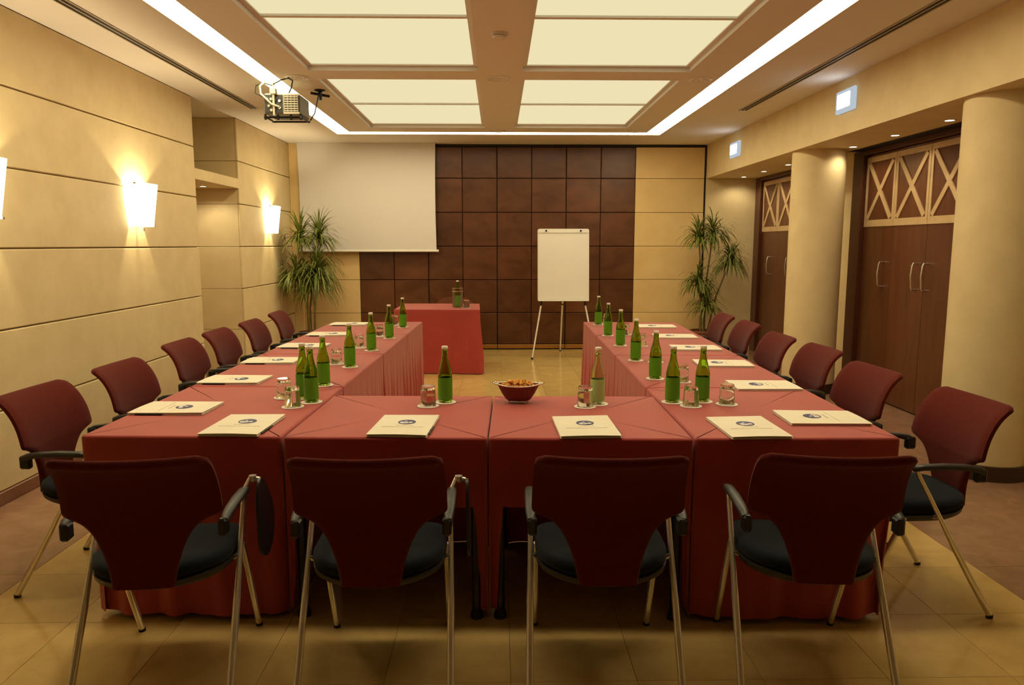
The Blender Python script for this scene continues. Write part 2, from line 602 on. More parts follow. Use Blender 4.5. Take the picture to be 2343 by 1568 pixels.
# ================================================================== CEILING
SX0, SX1, SX2, SX3 = -2.02, -1.835, 1.86, 2.06     # cove slots left and right
SYF0, SYF1 = 9.377, 9.565                         # far cove slot
SYN0, SYN1 = 2.88, 3.07                           # near cove slot
CX = [(-1.512, -0.155), (0.202, 1.55)]
CY = [(6.45, 9.03), (3.56, 6.14)]
cb = MB()


def slab(x0, x1, y0, y1):
    cb.box(x0, x1, y0, y1, ZC, ZC + 0.12)


slab(-3.75, SX0, YF - 0.1, YB + 0.2)
slab(SX3, XS + 0.02, YF - 0.1, YB + 0.2)
slab(SX0, SX3, SYF1, YB + 0.2)
slab(SX0, SX3, YF - 0.1, SYN0)
xs_ = [SX1, CX[0][0], CX[0][1], CX[1][0], CX[1][1], SX2]
ys_ = [SYN1] + [v for p in reversed(CY) for v in p] + [SYF0]
for i in range(5):
    for j in range(len(ys_) - 1):
        if i in (1, 3) and j in (1, 3):
            continue
        slab(xs_[i], xs_[i + 1], ys_[j], ys_[j + 1])
cb.box(-3.75, XD + 0.2, YF - 0.1, YB + 0.2, ZC + 0.12, ZC + 0.2)
ceiling = struct(cb.build('ceiling', ceil_paint), 'flat painted ceiling with coffers and a lit cove around its middle')
# black shadow gap above the back wall panels
struct(MB().box(-0.86, XS - 0.03, YB - 0.004, YB + 0.019, 2.850, ZC - 0.001).build('trim_2', black_gap), 'thin black shadow gap over the back wall panels')

cove = thing('cove_light', 'continuous white light slot framing the middle of the ceiling', 'cove light', (0, 0, ZC))
for (x0, x1, y0, y1) in ((SX0, SX1, SYN0, SYF1), (SX2, SX3, SYN0, SYF1), (SX1, SX2, SYF0, SYF1), (SX1, SX2, SYN0, SYN1)):
    MB().box(x0 + 0.001, x1 - 0.001, y0 + 0.001, y1 - 0.001, 0.012, 0.03).build('light_diffuser', em_cove, cove)

names = {(0, 0): 'far left', (1, 0): 'far right', (0, 1): 'near left', (1, 1): 'near right', (0, 2): 'rearmost left', (1, 2): 'rearmost right'}
for a, (x0, x1) in enumerate(CX):
    for b, (y0, y1) in enumerate(CY):
        t = thing('coffer_light', 'glowing cream light panel in the %s ceiling coffer' % names[(a, b)], 'ceiling light',
                  ((x0 + x1) / 2, (y0 + y1) / 2, ZC), 0, 'luminous ceiling coffers')
        hx, hy = (x1 - x0) / 2, (y1 - y0) / 2
        f = MB()
        w = 0.035
        for (p, q, r_, s) in ((-hx, -hx + w, -hy, hy), (hx - w, hx, -hy, hy), (-hx + w, hx - w, -hy, -hy + w), (-hx + w, hx - w, hy - w, hy)):
            f.box(p + 0.0005 if p == -hx else p, q - 0.0005 if q == hx else q, r_ + 0.0005 if r_ == -hy else r_, s - 0.0005 if s == hy else s, 0.036, 0.058)
        f.build('coffer_frame', ceil_paint, t)
        MB().box(-hx + w, hx - w, -0.02, 0.02, 0.032, 0.058).build('divider_bar', ceil_paint, t)
        for s in (-1, 1):
            ya, yb = (0.021, hy - w) if s > 0 else (-hy + w, -0.021)
            MB().box(-hx + w + 0.0005, hx - w - 0.0005, ya, yb, 0.045, 0.057).build('light_diffuser', em_coffer, t)


def slot_vent(x, label):
    t = thing('slot_vent', label, 'air vent', (x, 4.0, ZC))
    MB().box(-0.036, 0.036, -4.5, 3.82, -0.0015, 0.004).build('vent_backing', black_gap, t)
    for dx in (-0.036, 0.0, 0.036):
        MB().box(dx - 0.005, dx + 0.005, -4.5, 3.825, -0.006, -0.0015).build('vent_blade', plain_vent, t)


plain_vent = plain('vent_metal', (0.42, 0.36, 0.27), 0.5)
slot_vent(-2.485, 'long dark slot vent in the ceiling above the left wall lamps')
slot_vent(2.545, 'long dark slot vent in the ceiling beside the right bulkhead')


lens_grey = plain('prismatic_lens', (0.86, 0.85, 0.84), 0.25)


def ceiling_downlight(x, y, label):
    t = thing('ceiling_downlight', label, 'downlight', (x, y, ZC), 0, 'unlit ceiling downlights')
    MB().lathe([(0.098, 0.0), (0.10, -0.004), (0.094, -0.009), (0.078, -0.009), (0.074, -0.004), (0.074, 0.0)], 28).build('trim_ring', lens_grey, t, True)
    m = MB()
    m.lathe([(0.0, -0.001), (0.074, -0.001)], 24)
    for k in range(9):
        a = k * 2.4
        rr = 0.015 + 0.006 * k
        m.lathe([(0.0, -0.012), (0.009, -0.008), (0.012, -0.001)], 8, (rr * math.cos(a), rr * math.sin(a), 0))
    m.build('faceted_lens', lens_grey, t, True)


ceiling_downlight(0.008, 6.385, 'unlit round downlight in the centre beam between the coffers')
ceiling_downlight(-1.672, 6.385, 'unlit round downlight beside the left cove, above the projector')
ceiling_downlight(1.708, 6.40, 'unlit round downlight beside the right cove')
ceiling_downlight(0.008, 9.24, 'unlit round downlight at the far end of the centre beam')
ceiling_downlight(1.70, 9.24, 'unlit round downlight in the far right corner of the cove')

t = thing('smoke_detector', 'small round cream smoke detector on the centre ceiling beam', 'smoke detector', (0.012, 5.07, ZC))
MB().lathe([(0.055, 0), (0.055, -0.012), (0.048, -0.016), (0.048, -0.02), (0.042, -0.034), (0.02, -0.040), (0, -0.040)], 28).build('housing', ceil_paint, t, True)
MB().lathe([(0.0485, -0.0155), (0.0495, -0.018), (0.0485, -0.0205)], 28).build('vent_ring', plain_vent, t, True)


def recess_spot(x, y, z, label, watts, group, ang=150):
    t = thing('recessed_spotlight', label, 'spotlight', (x, y, z), 0, group)
    MB().lathe([(0.042, 0.0), (0.044, -0.003), (0.040, -0.006), (0.033, -0.006), (0.031, 0.0)], 24).build('trim_ring', white_paint, t, True)
    MB().lathe([(0.0, -0.0025), (0.0315, -0.0025)], 20).build('bulb', em_spot, t)
    spot_lamp('lamp', (0, 0, -0.012), watts, ang, (1.0, 0.84, 0.56), t, 0.03)


spx = 3.37
for k, y in enumerate((10.20, 9.43, 8.65)):
    recess_spot(spx, y, ZS, '%s lit spotlight from the back wall, over the far door' % ORD[k], SPOT_WATT, 'bulkhead spotlights')
for k, y in enumerate((5.58, 6.34, 7.08)):
    recess_spot(spx, y, ZS, '%s lit spotlight from the right edge column, over the near door' % ORD[k], SPOT_WATT, 'bulkhead spotlights')
recess_spot(-3.134, 8.02, 2.117, 'small lit spotlight under the lintel of the left wall alcove', 14.0, 'alcove spotlight')
t = thing('bulkhead_vent', 'black linear vent under the bulkhead above the near door', 'air vent', (3.57, 6.3, ZS))
MB().box(-0.062, 0.062, -1.2, 1.16, -0.003, 0.002).build('vent_backing', black_gap, t)
for dx in (-0.062, -0.021, 0.021, 0.062):
    MB().box(dx - 0.003, dx + 0.003, -1.2, 1.16, -0.007, -0.003).build('vent_blade', black_metal, t)


def emergency_light(y0, y1, z0, z1, label):
    t = thing('emergency_light', label, 'emergency light', (XS, (y0 + y1) / 2, (z0 + z1) / 2), 0, 'emergency lights on the bulkhead')
    hy, hz = (y1 - y0) / 2, (z1 - z0) / 2
    MB().bbox(-0.03, 0.0, -hy, hy, -hz, hz, 0.008).build('housing', em_exit_dim, t)
    MB().bbox(-0.042, -0.0301, -hy * 0.66, hy * 0.70, -hz * 0.62, hz * 0.66, 0.005).build('lamp_lens', em_exit, t)


emergency_light(6.14, 6.46, 2.60, 2.785, 'bright white emergency light on the bulkhead above the near door')
emergency_light(9.02, 9.36, 2.565, 2.745, 'bright white emergency light on the bulkhead nearest the back wall')


def wall_sconce(y, label):
    t = thing('wall_sconce', label, 'wall lamp', (XL, y, 1.64), 0, 'tapered wall lamps on the left wall')
    H = 0.335

    def loop(z, hw, dp, inset):
        pts = []
        n = 22
        for k in range(n + 1):
            a = math.pi * k / n
            ca, sa = math.cos(a), math.sin(a)
            e = 0.45
            px = math.copysign(abs(ca) ** e, ca) * (hw - inset)
            pd = (sa ** e) * (dp - inset)
            pts.append((0.006 + pd, px, z))
        return pts
    out, inn = [], []
    for k in range(7):
        u = k / 6
        out.append(loop(H * u, 0.120 + 0.055 * u, 0.100 + 0.035 * u, 0.0))
        inn.append(loop(H * u, 0.120 + 0.055 * u, 0.100 + 0.035 * u, 0.006))
    m = MB()
    n = len(out[0])
    for L_ in out + inn:
        m.v += L_
    for i in range(6):
        for k in range(n - 1):
            a = i * n + k
            m.f.append((a, a + 1, a + n + 1, a + n))
            c = (7 + i) * n + k
            m.f.append((c + n, c + n + 1, c + 1, c))
    for k in range(n - 1):
        m.f.append((k + 1, k, 7 * n + k, 7 * n + k + 1))
        m.f.append((6 * n + k, 6 * n + k + 1, 13 * n + k + 1, 13 * n + k))
    m.build('lamp_shade', em_sconce, t, True)
    b = MB()
    b.bbox(0.0, 0.012, -0.05, 0.05, 0.03, 0.30, 0.003)
    b.build('back_plate', steel, t)
    b = MB()
    b.tube([(0.06, 0, -0.035), (0.06, 0, 0.05)], 0.006, 8)
    b.tube([(0.01, 0, 0.05), (0.06, 0, 0.05)], 0.006, 8)
    b.build('bracket', steel, t, True)
    for (yy, zz) in ((0.165, H - 0.006), (-0.165, H - 0.006), (0.112, 0.006)):
        MB().bbox(0.08, 0.10, yy - 0.009, yy + 0.009, zz - 0.007, zz + 0.007, 0.002).build('clip', steel, t)
    d = bpy.data.lights.new('lamp', 'POINT')
    d.energy = SCONCE_WATT
    d.color = (1.0, 0.80, 0.46)
    d.shadow_soft_size = 0.025
    link('lamp', d, t, (0.062, 0, 0.22))


wall_sconce(4.13, 'glowing tapered wall lamp cut off by the left edge of the picture')
wall_sconce(5.97, 'glowing tapered wall lamp on the left wall before the alcove')
wall_sconce(9.36, 'glowing tapered wall lamp beyond the alcove, near the tall plant')

# ================================================================== TABLES AND CLOTHS
ZT = 0.757


def cloth(quad, drops, amps, seed, inward=None, corner_strip=None, chamfer=0.04, wl=0.16, z=ZT, n_rows=13):
    """draped cloth over a quad FL, FR, BR, BL; one drop and fold depth per side (front, right, back, left)"""
    rnd = random.Random(seed)
    Q = [Vector((x, y, 0)) for x, y in quad]
    samples = []
    for s in range(4):
        p, q = Q[s], Q[(s + 1) % 4]
        ln = (q - p).length
        d = (q - p) / ln
        nrm = Vector((d.y, -d.x, 0))
        n = max(8, int(ln / 0.0125))
        ph = [rnd.uniform(0, 6.28) for _ in range(4)]
        for k in range(n):
            u = (k + 0.5) / n
            samples.append((p + d * ln * u, nrm, s, u * ln, ln, ph))
    m = MB()
    rows = []

    def ring(fn):
        ids = []
        for smp in samples:
            ids.append(len(m.v))
            m.v.append(fn(*smp))
        rows.append(ids)
    rr = 0.010
    for a in (0.0, 30, 60, 90):
        ca, sa = math.cos(R(a)), math.sin(R(a))

        def f(p, nrm, s, sl, ln, ph):
            q = p + nrm * (-rr + rr * sa)
            return (q.x, q.y, z - rr * (1 - ca))
        ring(f)
    for i in range(1, n_rows + 1):
        tt = i / n_rows

        def f(p, nrm, s, sl, ln, ph):
            dc = min(sl, ln - sl)
            drop = drops[s]
            if corner_strip:
                for (ss, end, wd, dd) in corner_strip:
                    if ss == s:
                        e = sl if end == 0 else ln - sl
                        w_ = 1 - smooth01((e - wd) / 0.02)
                        drop = drop + (dd - drop) * w_
            zz = z - rr - (drop - rr) * tt
            amp = amps[s]
            dep = (drop - rr) * tt
            g = smooth01(dep / 0.62)
            fold = math.sin(6.283 * sl / wl + ph[0] + 0.8 * math.sin(6.283 * sl / (wl * 3.1) + ph[1])) \
                + 0.5 * math.sin(6.283 * sl / (wl * 0.53) + ph[2])
            off = amp * g * (0.55 + fold)
            off -= chamfer * g * math.exp(-(dc / 0.07) ** 2) * (1 if amp > 0.001 else 0)
            if inward and inward[s]:
                amt, skip = inward[s]
                # skip: keep the end that meets the front corner straight
                e = sl if skip == 0 else ln - sl
                w_ = smooth01((e - 0.03) / 0.16) if skip is not None else 1.0
                off -= amt * w_ * smooth01(dep / 0.30)
            q = p + nrm * off
            return (q.x, q.y, zz)
        ring(f)
    n = len(samples)
    for A, B in zip(rows[:-1], rows[1:]):
        for k in range(n):
            k2 = (k + 1) % n
            m.f.append((A[k], B[k], B[k2], A[k2]))
    c_ = len(m.v)
    cc = sum(Q, Vector((0, 0, 0))) / 4
    m.v.append((cc.x, cc.y, z))
    for k in range(n):
        m.f.append((c_, rows[0][k], rows[0][(k + 1) % n]))
    m.flat_last = n
    return m


def make_table(quad, label, legs=True, inset=0.07, lbl_group='tables under the red cloths', height=0.742, rail=False):
    cx = sum(p[0] for p in quad) / 4
    cy_ = sum(p[1] for p in quad) / 4
    t = thing('folding_table', label, 'table', (cx, cy_, 0), 0, lbl_group)

    def ins(d):
        out = []
        for x, y in quad:
            out.append((x - cx - math.copysign(d, x - cx), y - cy_ - math.copysign(d, y - cy_)))
        return out
    MB().prism(ins(0.018), height - 0.028, height).build('tabletop', black_metal, t)
    for (x, y) in ins(inset):
        lg = MB().tube([(x, y, 0.02), (x, y, height - 0.03)], 0.019, 12).build('leg', black_metal, t, True)
        MB().lathe([(0.0, 0.0), (0.027, 0.0), (0.027, 0.012), (0.021, 0.03), (0.0, 0.03)], 14, (x, y, 0)).build('foot', rubber, lg, True)
    return t


def xo_l(y): return -1.634 + 0.0074 * (y - 2.826)      # outer edge of the left arm
def xi_l(y): return -0.843 + 0.0255 * (y - 2.79)       # inner edge of the left arm
def xi_r(y): return 0.756 + 0.0165 * (y - 2.735)       # inner edge of the right arm
def xo_r(y): return 1.556 + 0.0339 * (y - 2.732)       # outer edge of the right arm


G = 0.004
left_y = [(2.826, 2.795), (3.838, 3.815), (5.003, 4.99), (6.107, 6.11), (7.045, 7.11)]   # (outer, inner) seam distances
right_y = [(2.737, 2.712), (3.70, 3.74), (4.86, 4.90), (6.0, 6.03), (7.06, 6.985)]       # (inner, outer)
right_y = [(2.740, 2.732), (3.76, 3.745), (4.90, 4.88), (5.99, 5.97), (7.065, 6.985)]
DROP = 0.735
LN = ['nearest the camera, in the left corner', 'second from the camera on the left', 'third from the camera on the left', 'last on the left, by the speaker table']
RN = ['nearest the camera, in the right corner', 'second from the camera on the right', 'third from the camera on the right', 'last on the right, by the flip chart']
TABLE_LBL = 'folding table hidden under the red cloth '
for k in range(4):
    (o0, i0), (o1, i1) = left_y[k], left_y[k + 1]
    q = [(xo_l(o0), o0 + G), (xi_l(i0) - (G if k == 0 else 0), i0 + G), (xi_l(i1), i1 - G), (xo_l(o1), o1 - G)]
    front = k == 0
    back = k == 3
    c = cloth(q, [DROP, DROP, DROP if back else 0.3, DROP], [0.012 if front else 0.0, 0.0 if front else 0.011, 0.010 if back else 0.0, 0.006],
              11 + k, inward=[None, None, None, (0.20, 1 if front else None)], wl=0.19 if front else 0.15,
              chamfer=0.05 if front else 0.0)
    tag(c.build('tablecloth', cloth_red, None, True, 60), 'red tablecloth ' + LN[k], 'tablecloth', 'red tablecloths of the horseshoe')
    make_table(q, TABLE_LBL + LN[k], inset=0.255)
    (i0, o0), (i1, o1) = right_y[k], right_y[k + 1]
    q = [(xi_r(i0) + (G if k == 0 else 0), i0 + G), (xo_r(o0), o0 + G), (xo_r(o1), o1 - G), (xi_r(i1), i1 - G)]
    c = cloth(q, [DROP, DROP, DROP if back else 0.3, DROP], [0.011 if front else 0.0, 0.006, 0.010 if back else 0.0, 0.0 if front else 0.011],
              31 + k, inward=[None, (0.20, 0 if front else None), None, None], wl=0.21 if front else 0.16,
              chamfer=0.05 if front else 0.0)
    tag(c.build('tablecloth', cloth_red, None, True, 60), 'red tablecloth ' + RN[k], 'tablecloth', 'red tablecloths of the horseshoe')
    make_table(q, TABLE_LBL + RN[k], inset=0.255)

qa = [(-0.836, 2.793), (-0.0435, 2.765), (-0.0275, 3.565), (-0.815, 3.592)]
qb = [(-0.0385, 2.765), (0.752, 2.737), (0.764, 3.541), (-0.0225, 3.565)]
c = cloth(qa, [0.282, 0.27, 0.7562, 0.27], [0.006, 0.0, 0.004, 0.0], 51, corner_strip=[(0, 0, 0.012, 0.71), (0, 1, 0.030, 0.725), (1, 0, 0.05, 0.725), (3, 1, 0.05, 0.71)], wl=0.3)
tag(c.build('tablecloth', cloth_red, None, True, 60), 'short red tablecloth left of the middle seam, front row', 'tablecloth', 'red tablecloths of the horseshoe')
make_table(qa, 'small table on black legs left of the middle seam, front row', inset=0.045)
c = cloth(qb, [0.278, 0.27, 0.7562, 0.27], [0.006, 0.0, 0.004, 0.0], 52, corner_strip=[(0, 0, 0.032, 0.715), (0, 1, 0.012, 0.71), (1, 0, 0.05, 0.71), (3, 1, 0.05, 0.715)], wl=0.3)
tag(c.build('tablecloth', cloth_red, None, True, 60), 'short red tablecloth right of the middle seam, under the snack bowl', 'tablecloth', 'red tablecloths of the horseshoe')
tb = make_table(qb, 'small table on black legs right of the middle seam, front row', inset=0.045)
qs = [(-1.205, 8.49), (-0.208, 8.435), (-0.232, 9.30), (-1.19, 9.35)]
c = cloth(qs, [0.75, 0.75, 0.75, 0.75], [0.010, 0.016, 0.01, 0.01], 61, wl=0.33, chamfer=-0.02)
tag(c.build('tablecloth', cloth_red, None, True, 60), 'red tablecloth reaching the floor on the speaker table by the wood wall', 'tablecloth')
make_table(qs, 'speaker table hidden under the floor-length red cloth by the wood wall', inset=0.15)
# pale grip of a folding stay under the front table
t_ = [o for o in bpy.data.objects if o.get('label', '').startswith('small table on black legs left')][0]
MB().tube([(0.235, -0.17, 0.475), (0.318, -0.17, 0.475)], 0.0095, 10).build('stay_grip', lattice_wood, t_, True)
MB().tube([(0.235, -0.17, 0.475), (-0.30, -0.17, 0.475)], 0.008, 10).build('stay_rail', black_metal, t_, True)


# ================================================================== CHAIRS
def chair_back_mesh():
    # profile from the seat up to the lip that rolls backwards: (y, z)
    prof = [(-0.250, 0.414), (-0.246, 0.455), (-0.242, 0.505), (-0.240, 0.550), (-0.239, 0.590), (-0.239, 0.618), (-0.239, 0.634), (-0.241, 0.650), (-0.247, 0.685), (-0.258, 0.728),
            (-0.276, 0.769), (-0.300, 0.805), (-0.326, 0.831), (-0.347, 0.845), (-0.360, 0.850)]
    hw_ = [0.094, 0.101, 0.113, 0.129, 0.150, 0.176, 0.206, 0.240, 0.243, 0.242, 0.240, 0.238, 0.236, 0.230, 0.212]
    # resample smoothly
    nV, nU = 42, 22

    def cr(P, x):
        n = len(P) - 1
        f = x * n
        i = min(int(f), n - 1)
        t = f - i
        p0, p1, p2, p3 = P[max(i - 1, 0)], P[i], P[i + 1], P[min(i + 2, n)]
        return 0.5 * (2 * p1 + (p2 - p0) * t + (2 * p0 - 5 * p1 + 4 * p2 - p3) * t * t + (3 * p1 - p0 - 3 * p2 + p3) * t ** 3)
    ys = [p[0] for p in prof]
    zs = [p[1] for p in prof]
    grid = []
    for j in range(nV + 1):
        x = j / nV
        y, z, w = cr(ys, x), cr(zs, x), cr(hw_, x)
        row = []
        for i in range(nU + 1):
            u = -1 + 2 * i / nU
            xx = u * w
            wrap = 0.50 * xx * xx
            row.append(Vector((xx, y + wrap, z + 0.10 * xx * xx * smooth01((z - 0.7) / 0.15))))
        grid.append(row)
    m = MB()
    front, rear = [], []
    for j in range(nV + 1):
        fr, rr = [], []
        for i in range(nU + 1):
            p = grid[j][i]
            du = grid[j][min(i + 1, nU)] - grid[j][max(i - 1, 0)]
            dv = grid[min(j + 1, nV)][i] - grid[max(j - 1, 0)][i]
            n = du.cross(dv).normalized()      # points towards -y (rear)
            eu = min(i, nU - i) / nU
            ev = min(j + 3, nV - j) / nV
            e = min(1.0, (min(eu, ev) / 0.09))
            th = 0.007 + 0.0085 * math.sqrt(max(0, 1 - (1 - e) ** 2))
            fr.append(len(m.v))
            m.v.append(tuple(p - n * th))
            rr.append(len(m.v))
            m.v.append(tuple(p + n * th))
        front.append(fr)
        rear.append(rr)
    for j in range(nV):
        for i in range(nU):
            m.f.append((front[j][i], front[j + 1][i], front[j + 1][i + 1], front[j][i + 1]))
            m.f.append((rear[j][i], rear[j][i + 1], rear[j + 1][i + 1], rear[j + 1][i]))
    for j in range(nV):
        m.f.append((front[j][0], rear[j][0], rear[j + 1][0], front[j + 1][0]))
        m.f.append((front[j][nU], front[j + 1][nU], rear[j + 1][nU], rear[j][nU]))
    for i in range(nU):
        m.f.append((front[0][i], front[0][i + 1], rear[0][i + 1], rear[0][i]))
        m.f.append((front[nV][i], rear[nV][i], rear[nV][i + 1], front[nV][i + 1]))
    return m


def seat_outline(s=1.0, z=0.0):
    pts = []
    n = 44
    for k in range(n):
        a = 2 * math.pi * k / n
        ca, sa = math.cos(a), math.sin(a)
        if sa >= 0:      # front: squarish
            e = 0.45
            x = 0.228 * math.copysign(abs(ca) ** e, ca)
            y = -0.02 + 0.225 * (sa ** e)
        else:            # rear: round
            e = 0.80
            x = 0.228 * math.copysign(abs(ca) ** e, ca)
            y = -0.02 - 0.237 * (abs(sa) ** 0.95)
        pts.append((x * s, (y + 0.01) * s - 0.01, z))
    return pts


def dip(L_):
    # the seat sags a little and falls away at the front edge
    return [(x, y, z - 0.018 * smooth01((y - 0.08) / 0.14) - 0.006 * (1 - min(1, (x / 0.22) ** 2)) + 0.010 * smooth01((-y - 0.10) / 0.12)) for x, y, z in L_]


def make_chair(tablet=False):
    t = thing('conference_chair', 'chair', 'chair')
    chair_back_mesh().build('backrest', burgundy, t, True, 70)
    s = MB()
    s.rings([dip(seat_outline(sc, z)) for sc, z in ((0.93, 0.428), (0.985, 0.434), (1.0, 0.445), (0.995, 0.458), (0.965, 0.470), (0.90, 0.478), (0.7, 0.482), (0.4, 0.482), (0.12, 0.482))])
    s.build('seat', navy, t, True, 70)
    s = MB()
    s.rings([dip(seat_outline(sc, z)) for sc, z in ((0.55, 0.388), (0.90, 0.394), (0.980, 0.406), (0.995, 0.424), (0.90, 0.4275))])
    s.build('seat_shell', plastic_dark, t, True, 70)
    for sd in (-1, 1):
        # rear leg runs from the floor forwards and up to the front of the arm
        p0 = Vector((sd * 0.250, -0.29, 0.0))
        p1 = Vector((sd * 0.247, -0.12, 0.30))
        p2 = Vector((sd * 0.244, 0.00, 0.520))
        p3 = Vector((sd * 0.243, 0.040, 0.590))
        p4 = Vector((sd * 0.243, 0.050, 0.615))
        m = MB()
        m.tube([p0 + Vector((0, 0, 0.006)), p0.lerp(p1, 0.5), p1, p1.lerp(p2, 0.12), p1.lerp(p2, 0.5), p2, p3, p4],
               [0.0125, 0.0125, 0.0125, 0.0112, 0.0095, 0.0095, 0.0095, 0.0095], 12)
        lg = m.build('leg', chrome, t, True, 60)
        MB().lathe([(0, 0), (0.0135, 0), (0.0135, 0.014), (0.0, 0.014)], 12, (p0.x, p0.y + 0.002, 0)).build('foot_cap', rubber, lg, True)
        q0 = Vector((sd * 0.222, 0.075, 0.418))
        q1 = Vector((sd * 0.222, 0.262, 0.0))
        m = MB()
        m.tube([q0, q0.lerp(q1, 0.12), q0.lerp(q1, 0.6), q1 + Vector((0, 0, 0.006))], [0.009, 0.011, 0.0118, 0.0118], 12)
        lg = m.build('leg', chrome, t, True, 60)
        MB().lathe([(0, 0), (0.0130, 0), (0.0130, 0.014), (0.0, 0.014)], 12, (q1.x, q1.y - 0.002, 0)).build('foot_cap', rubber, lg, True)
        m = MB()
        m.tube([(sd * 0.246, -0.052, 0.428), (sd * 0.225, -0.045, 0.418), (sd * 0.19, -0.03, 0.408)], 0.0095, 10)
        m.build('seat_strut', chrome, t, True, 60)
        # arm
        m = MB()
        secs = []
        for (y, z, w, h) in ((0.068, 0.620, 0.008, 0.007), (0.064, 0.625, 0.014, 0.011), (0.030, 0.630, 0.018, 0.012), (-0.06, 0.632, 0.019, 0.012),
                             (-0.15, 0.627, 0.018, 0.012), (-0.195, 0.618, 0.015, 0.015), (-0.215, 0.606, 0.012, 0.018)):
            loop = []
            for k in range(12):
                a = 2 * math.pi * k / 12
                loop.append((sd * 0.247 + w * math.copysign(abs(math.cos(a)) ** 0.7, math.cos(a)), y, z + h * math.copysign(abs(math.sin(a)) ** 0.7, math.sin(a))))
            secs.append(loop)
        m.rings(secs)
        m.build('armrest', plastic_dark, t, True, 60)
        m = MB()
        x0, x1 = sorted((sd * 0.227, sd * 0.256))
        m.bbox(x0, x1, -0.228, -0.182, 0.566, 0.622, 0.007)
        m.build('arm_bracket', plastic_black, t)
    if tablet:
        # folded writing tablet hanging outside the right arm
        pts = []
        n = 36
        for k in range(n):
            a = 2 * math.pi * k / n
            w = 0.128 * (0.62 + 0.38 * math.sin(-a)) if True else 0
            yy = 0.095 + 0.150 * math.cos(a) * (0.74 - 0.26 * math.sin(a))
            zz = 0.52 + 0.150 * math.sin(a)
            pts.append((yy + 0.05 * max(0.0, math.sin(a)) * -1.0, zz))
        m = MB()
        b0 = [(0.296 + 0.02 * (0.67 - z), y, z) for y, z in pts]
        b1 = [(0.306 + 0.02 * (0.67 - z), y, z) for y, z in pts]
        m.rings([b0, b1])
        tb_ = m.build('writing_tablet', plastic_black, t, True, 50)
        m = MB()
        m.tube([(0.247, 0.055, 0.632), (0.262, 0.075, 0.665), (0.292, 0.082, 0.655)], 0.009, 10)
        m.lathe([(0, 0), (0.014, 0.0), (0.014, 0.02), (0, 0.02)], 12, (0.270, 0.074, 0.652))
        m.build('tablet_hinge', chrome, tb_, True, 50)
    return t


chair0 = make_chair(False)
chair_t = make_chair(True)
flag = {'a': False, 'b': False}


def place_chair(x, y, rz, label, group, tablet=False):
    key = 'b' if tablet else 'a'
    src = chair_t if tablet else chair0
    c = src if not flag[key] else copy_tree(src)
    flag[key] = True
    c.location = (x, y, 0)
    c.rotation_euler = (0, 0, R(rz))
    tag(c, label, 'chair', group)


GFR = 'chairs along the front of the table'
place_chair(-1.150, 2.485, 5, 'burgundy chair with folded black tablet, leftmost in the front row', GFR, True)
place_chair(-0.412, 2.485, 1, 'burgundy chair with tablet seen edge-on, second from left in front row', GFR, True)
place_chair(0.357, 2.480, -1.5, 'burgundy chair without tablet, third from left in front row', GFR)
place_chair(1.072, 2.480, -5, 'burgundy chair turned slightly, rightmost in the front row', GFR)
left_ch = [(-1.765, 3.255, -92), (-1.745, 3.96, -91), (-1.80, 4.865, -90), (-1.80, 5.51, -90), (-1.775, 6.19, -90), (-1.79, 7.0, -88)]
right_ch = [(1.695, 3.01, 91), (1.655, 3.735, 93), (1.725, 4.515, 91), (1.70, 5.145, 90), (1.765, 6.0, 89), (1.775, 6.68, 88)]
for k, (x, y, a) in enumerate(left_ch):
    place_chair(x, y, a, '%s burgundy chair from the camera along the left wall' % ORD[k], 'chairs along the left table arm')
for k, (x, y, a) in enumerate(right_ch):
    place_chair(x, y, a, '%s burgundy chair from the camera on the doors side' % ORD[k], 'chairs along the right table arm')

# chair behind the speaker table: low rounded wooden back
t = thing('speaker_chair', 'brown chair with low rounded back behind the speaker table', 'chair', (-0.58, 9.66, 0), math.pi)
m = MB()
sec = []
NB = 26
fr, bk = [], []
for k in range(NB + 1):
    a = math.pi * k / NB
    x = -0.27 * math.cos(a)
    top = 0.62 + 0.185 * (max(0.0, math.sin(a)) ** 0.7)
    yc = -0.20 + 0.9 * x * x
    for (dst, off) in ((fr, 0.010), (bk, -0.010)):
        dst.append([(x, yc + off, 0.52), (x, yc + off, 0.52 + (top - 0.52) * 0.5), (x, yc + off, top)])
for L_ in (fr, bk):
    base = len(m.v)
    for col in L_:
        m.v += col
    for k in range(NB):
        for j in range(2):
            a = base + k * 3 + j
            q = (a, a + 3, a + 4, a + 1)
            m.f.append(q if L_ is bk else tuple(reversed(q)))
for k in range(NB):
    a, b = k * 3 + 2, (NB + 1) * 3 + k * 3 + 2
    m.f.append((a, a + 3, b + 3, b))
    m.f.append((a - 2, b - 2, b + 1, a + 1))
m.f.append((0, 1, 2, (NB + 1) * 3 + 2, (NB + 1) * 3 + 1, (NB + 1) * 3))
e_ = NB * 3
m.f.append((e_ + 2, e_ + 1, e_, (NB + 1) * 3 + e_, (NB + 1) * 3 + e_ + 1, (NB + 1) * 3 + e_ + 2))
m.build('backrest', chair_wood, t, True, 50)
MB().rings([seat_outline(sc, z) for sc, z in ((0.9, 0.43), (1, 0.44), (1, 0.46), (0.9, 0.475), (0.3, 0.478))]).build('seat', navy, t, True, 60)
for sx in (-1, 1):
    MB().tube([(sx * 0.2, 0.18, 0.0), (sx * 0.2, 0.17, 0.435)], 0.013, 10).build('leg', chrome, t, True)
    MB().tube([(sx * 0.2, -0.2, 0.0), (sx * 0.2, -0.17, 0.43), (sx * 0.2, -0.168, 0.54)], 0.013, 10).build('leg', chrome, t, True)

# ================================================================== FOLDERS
ZI = ZT + 0.0012


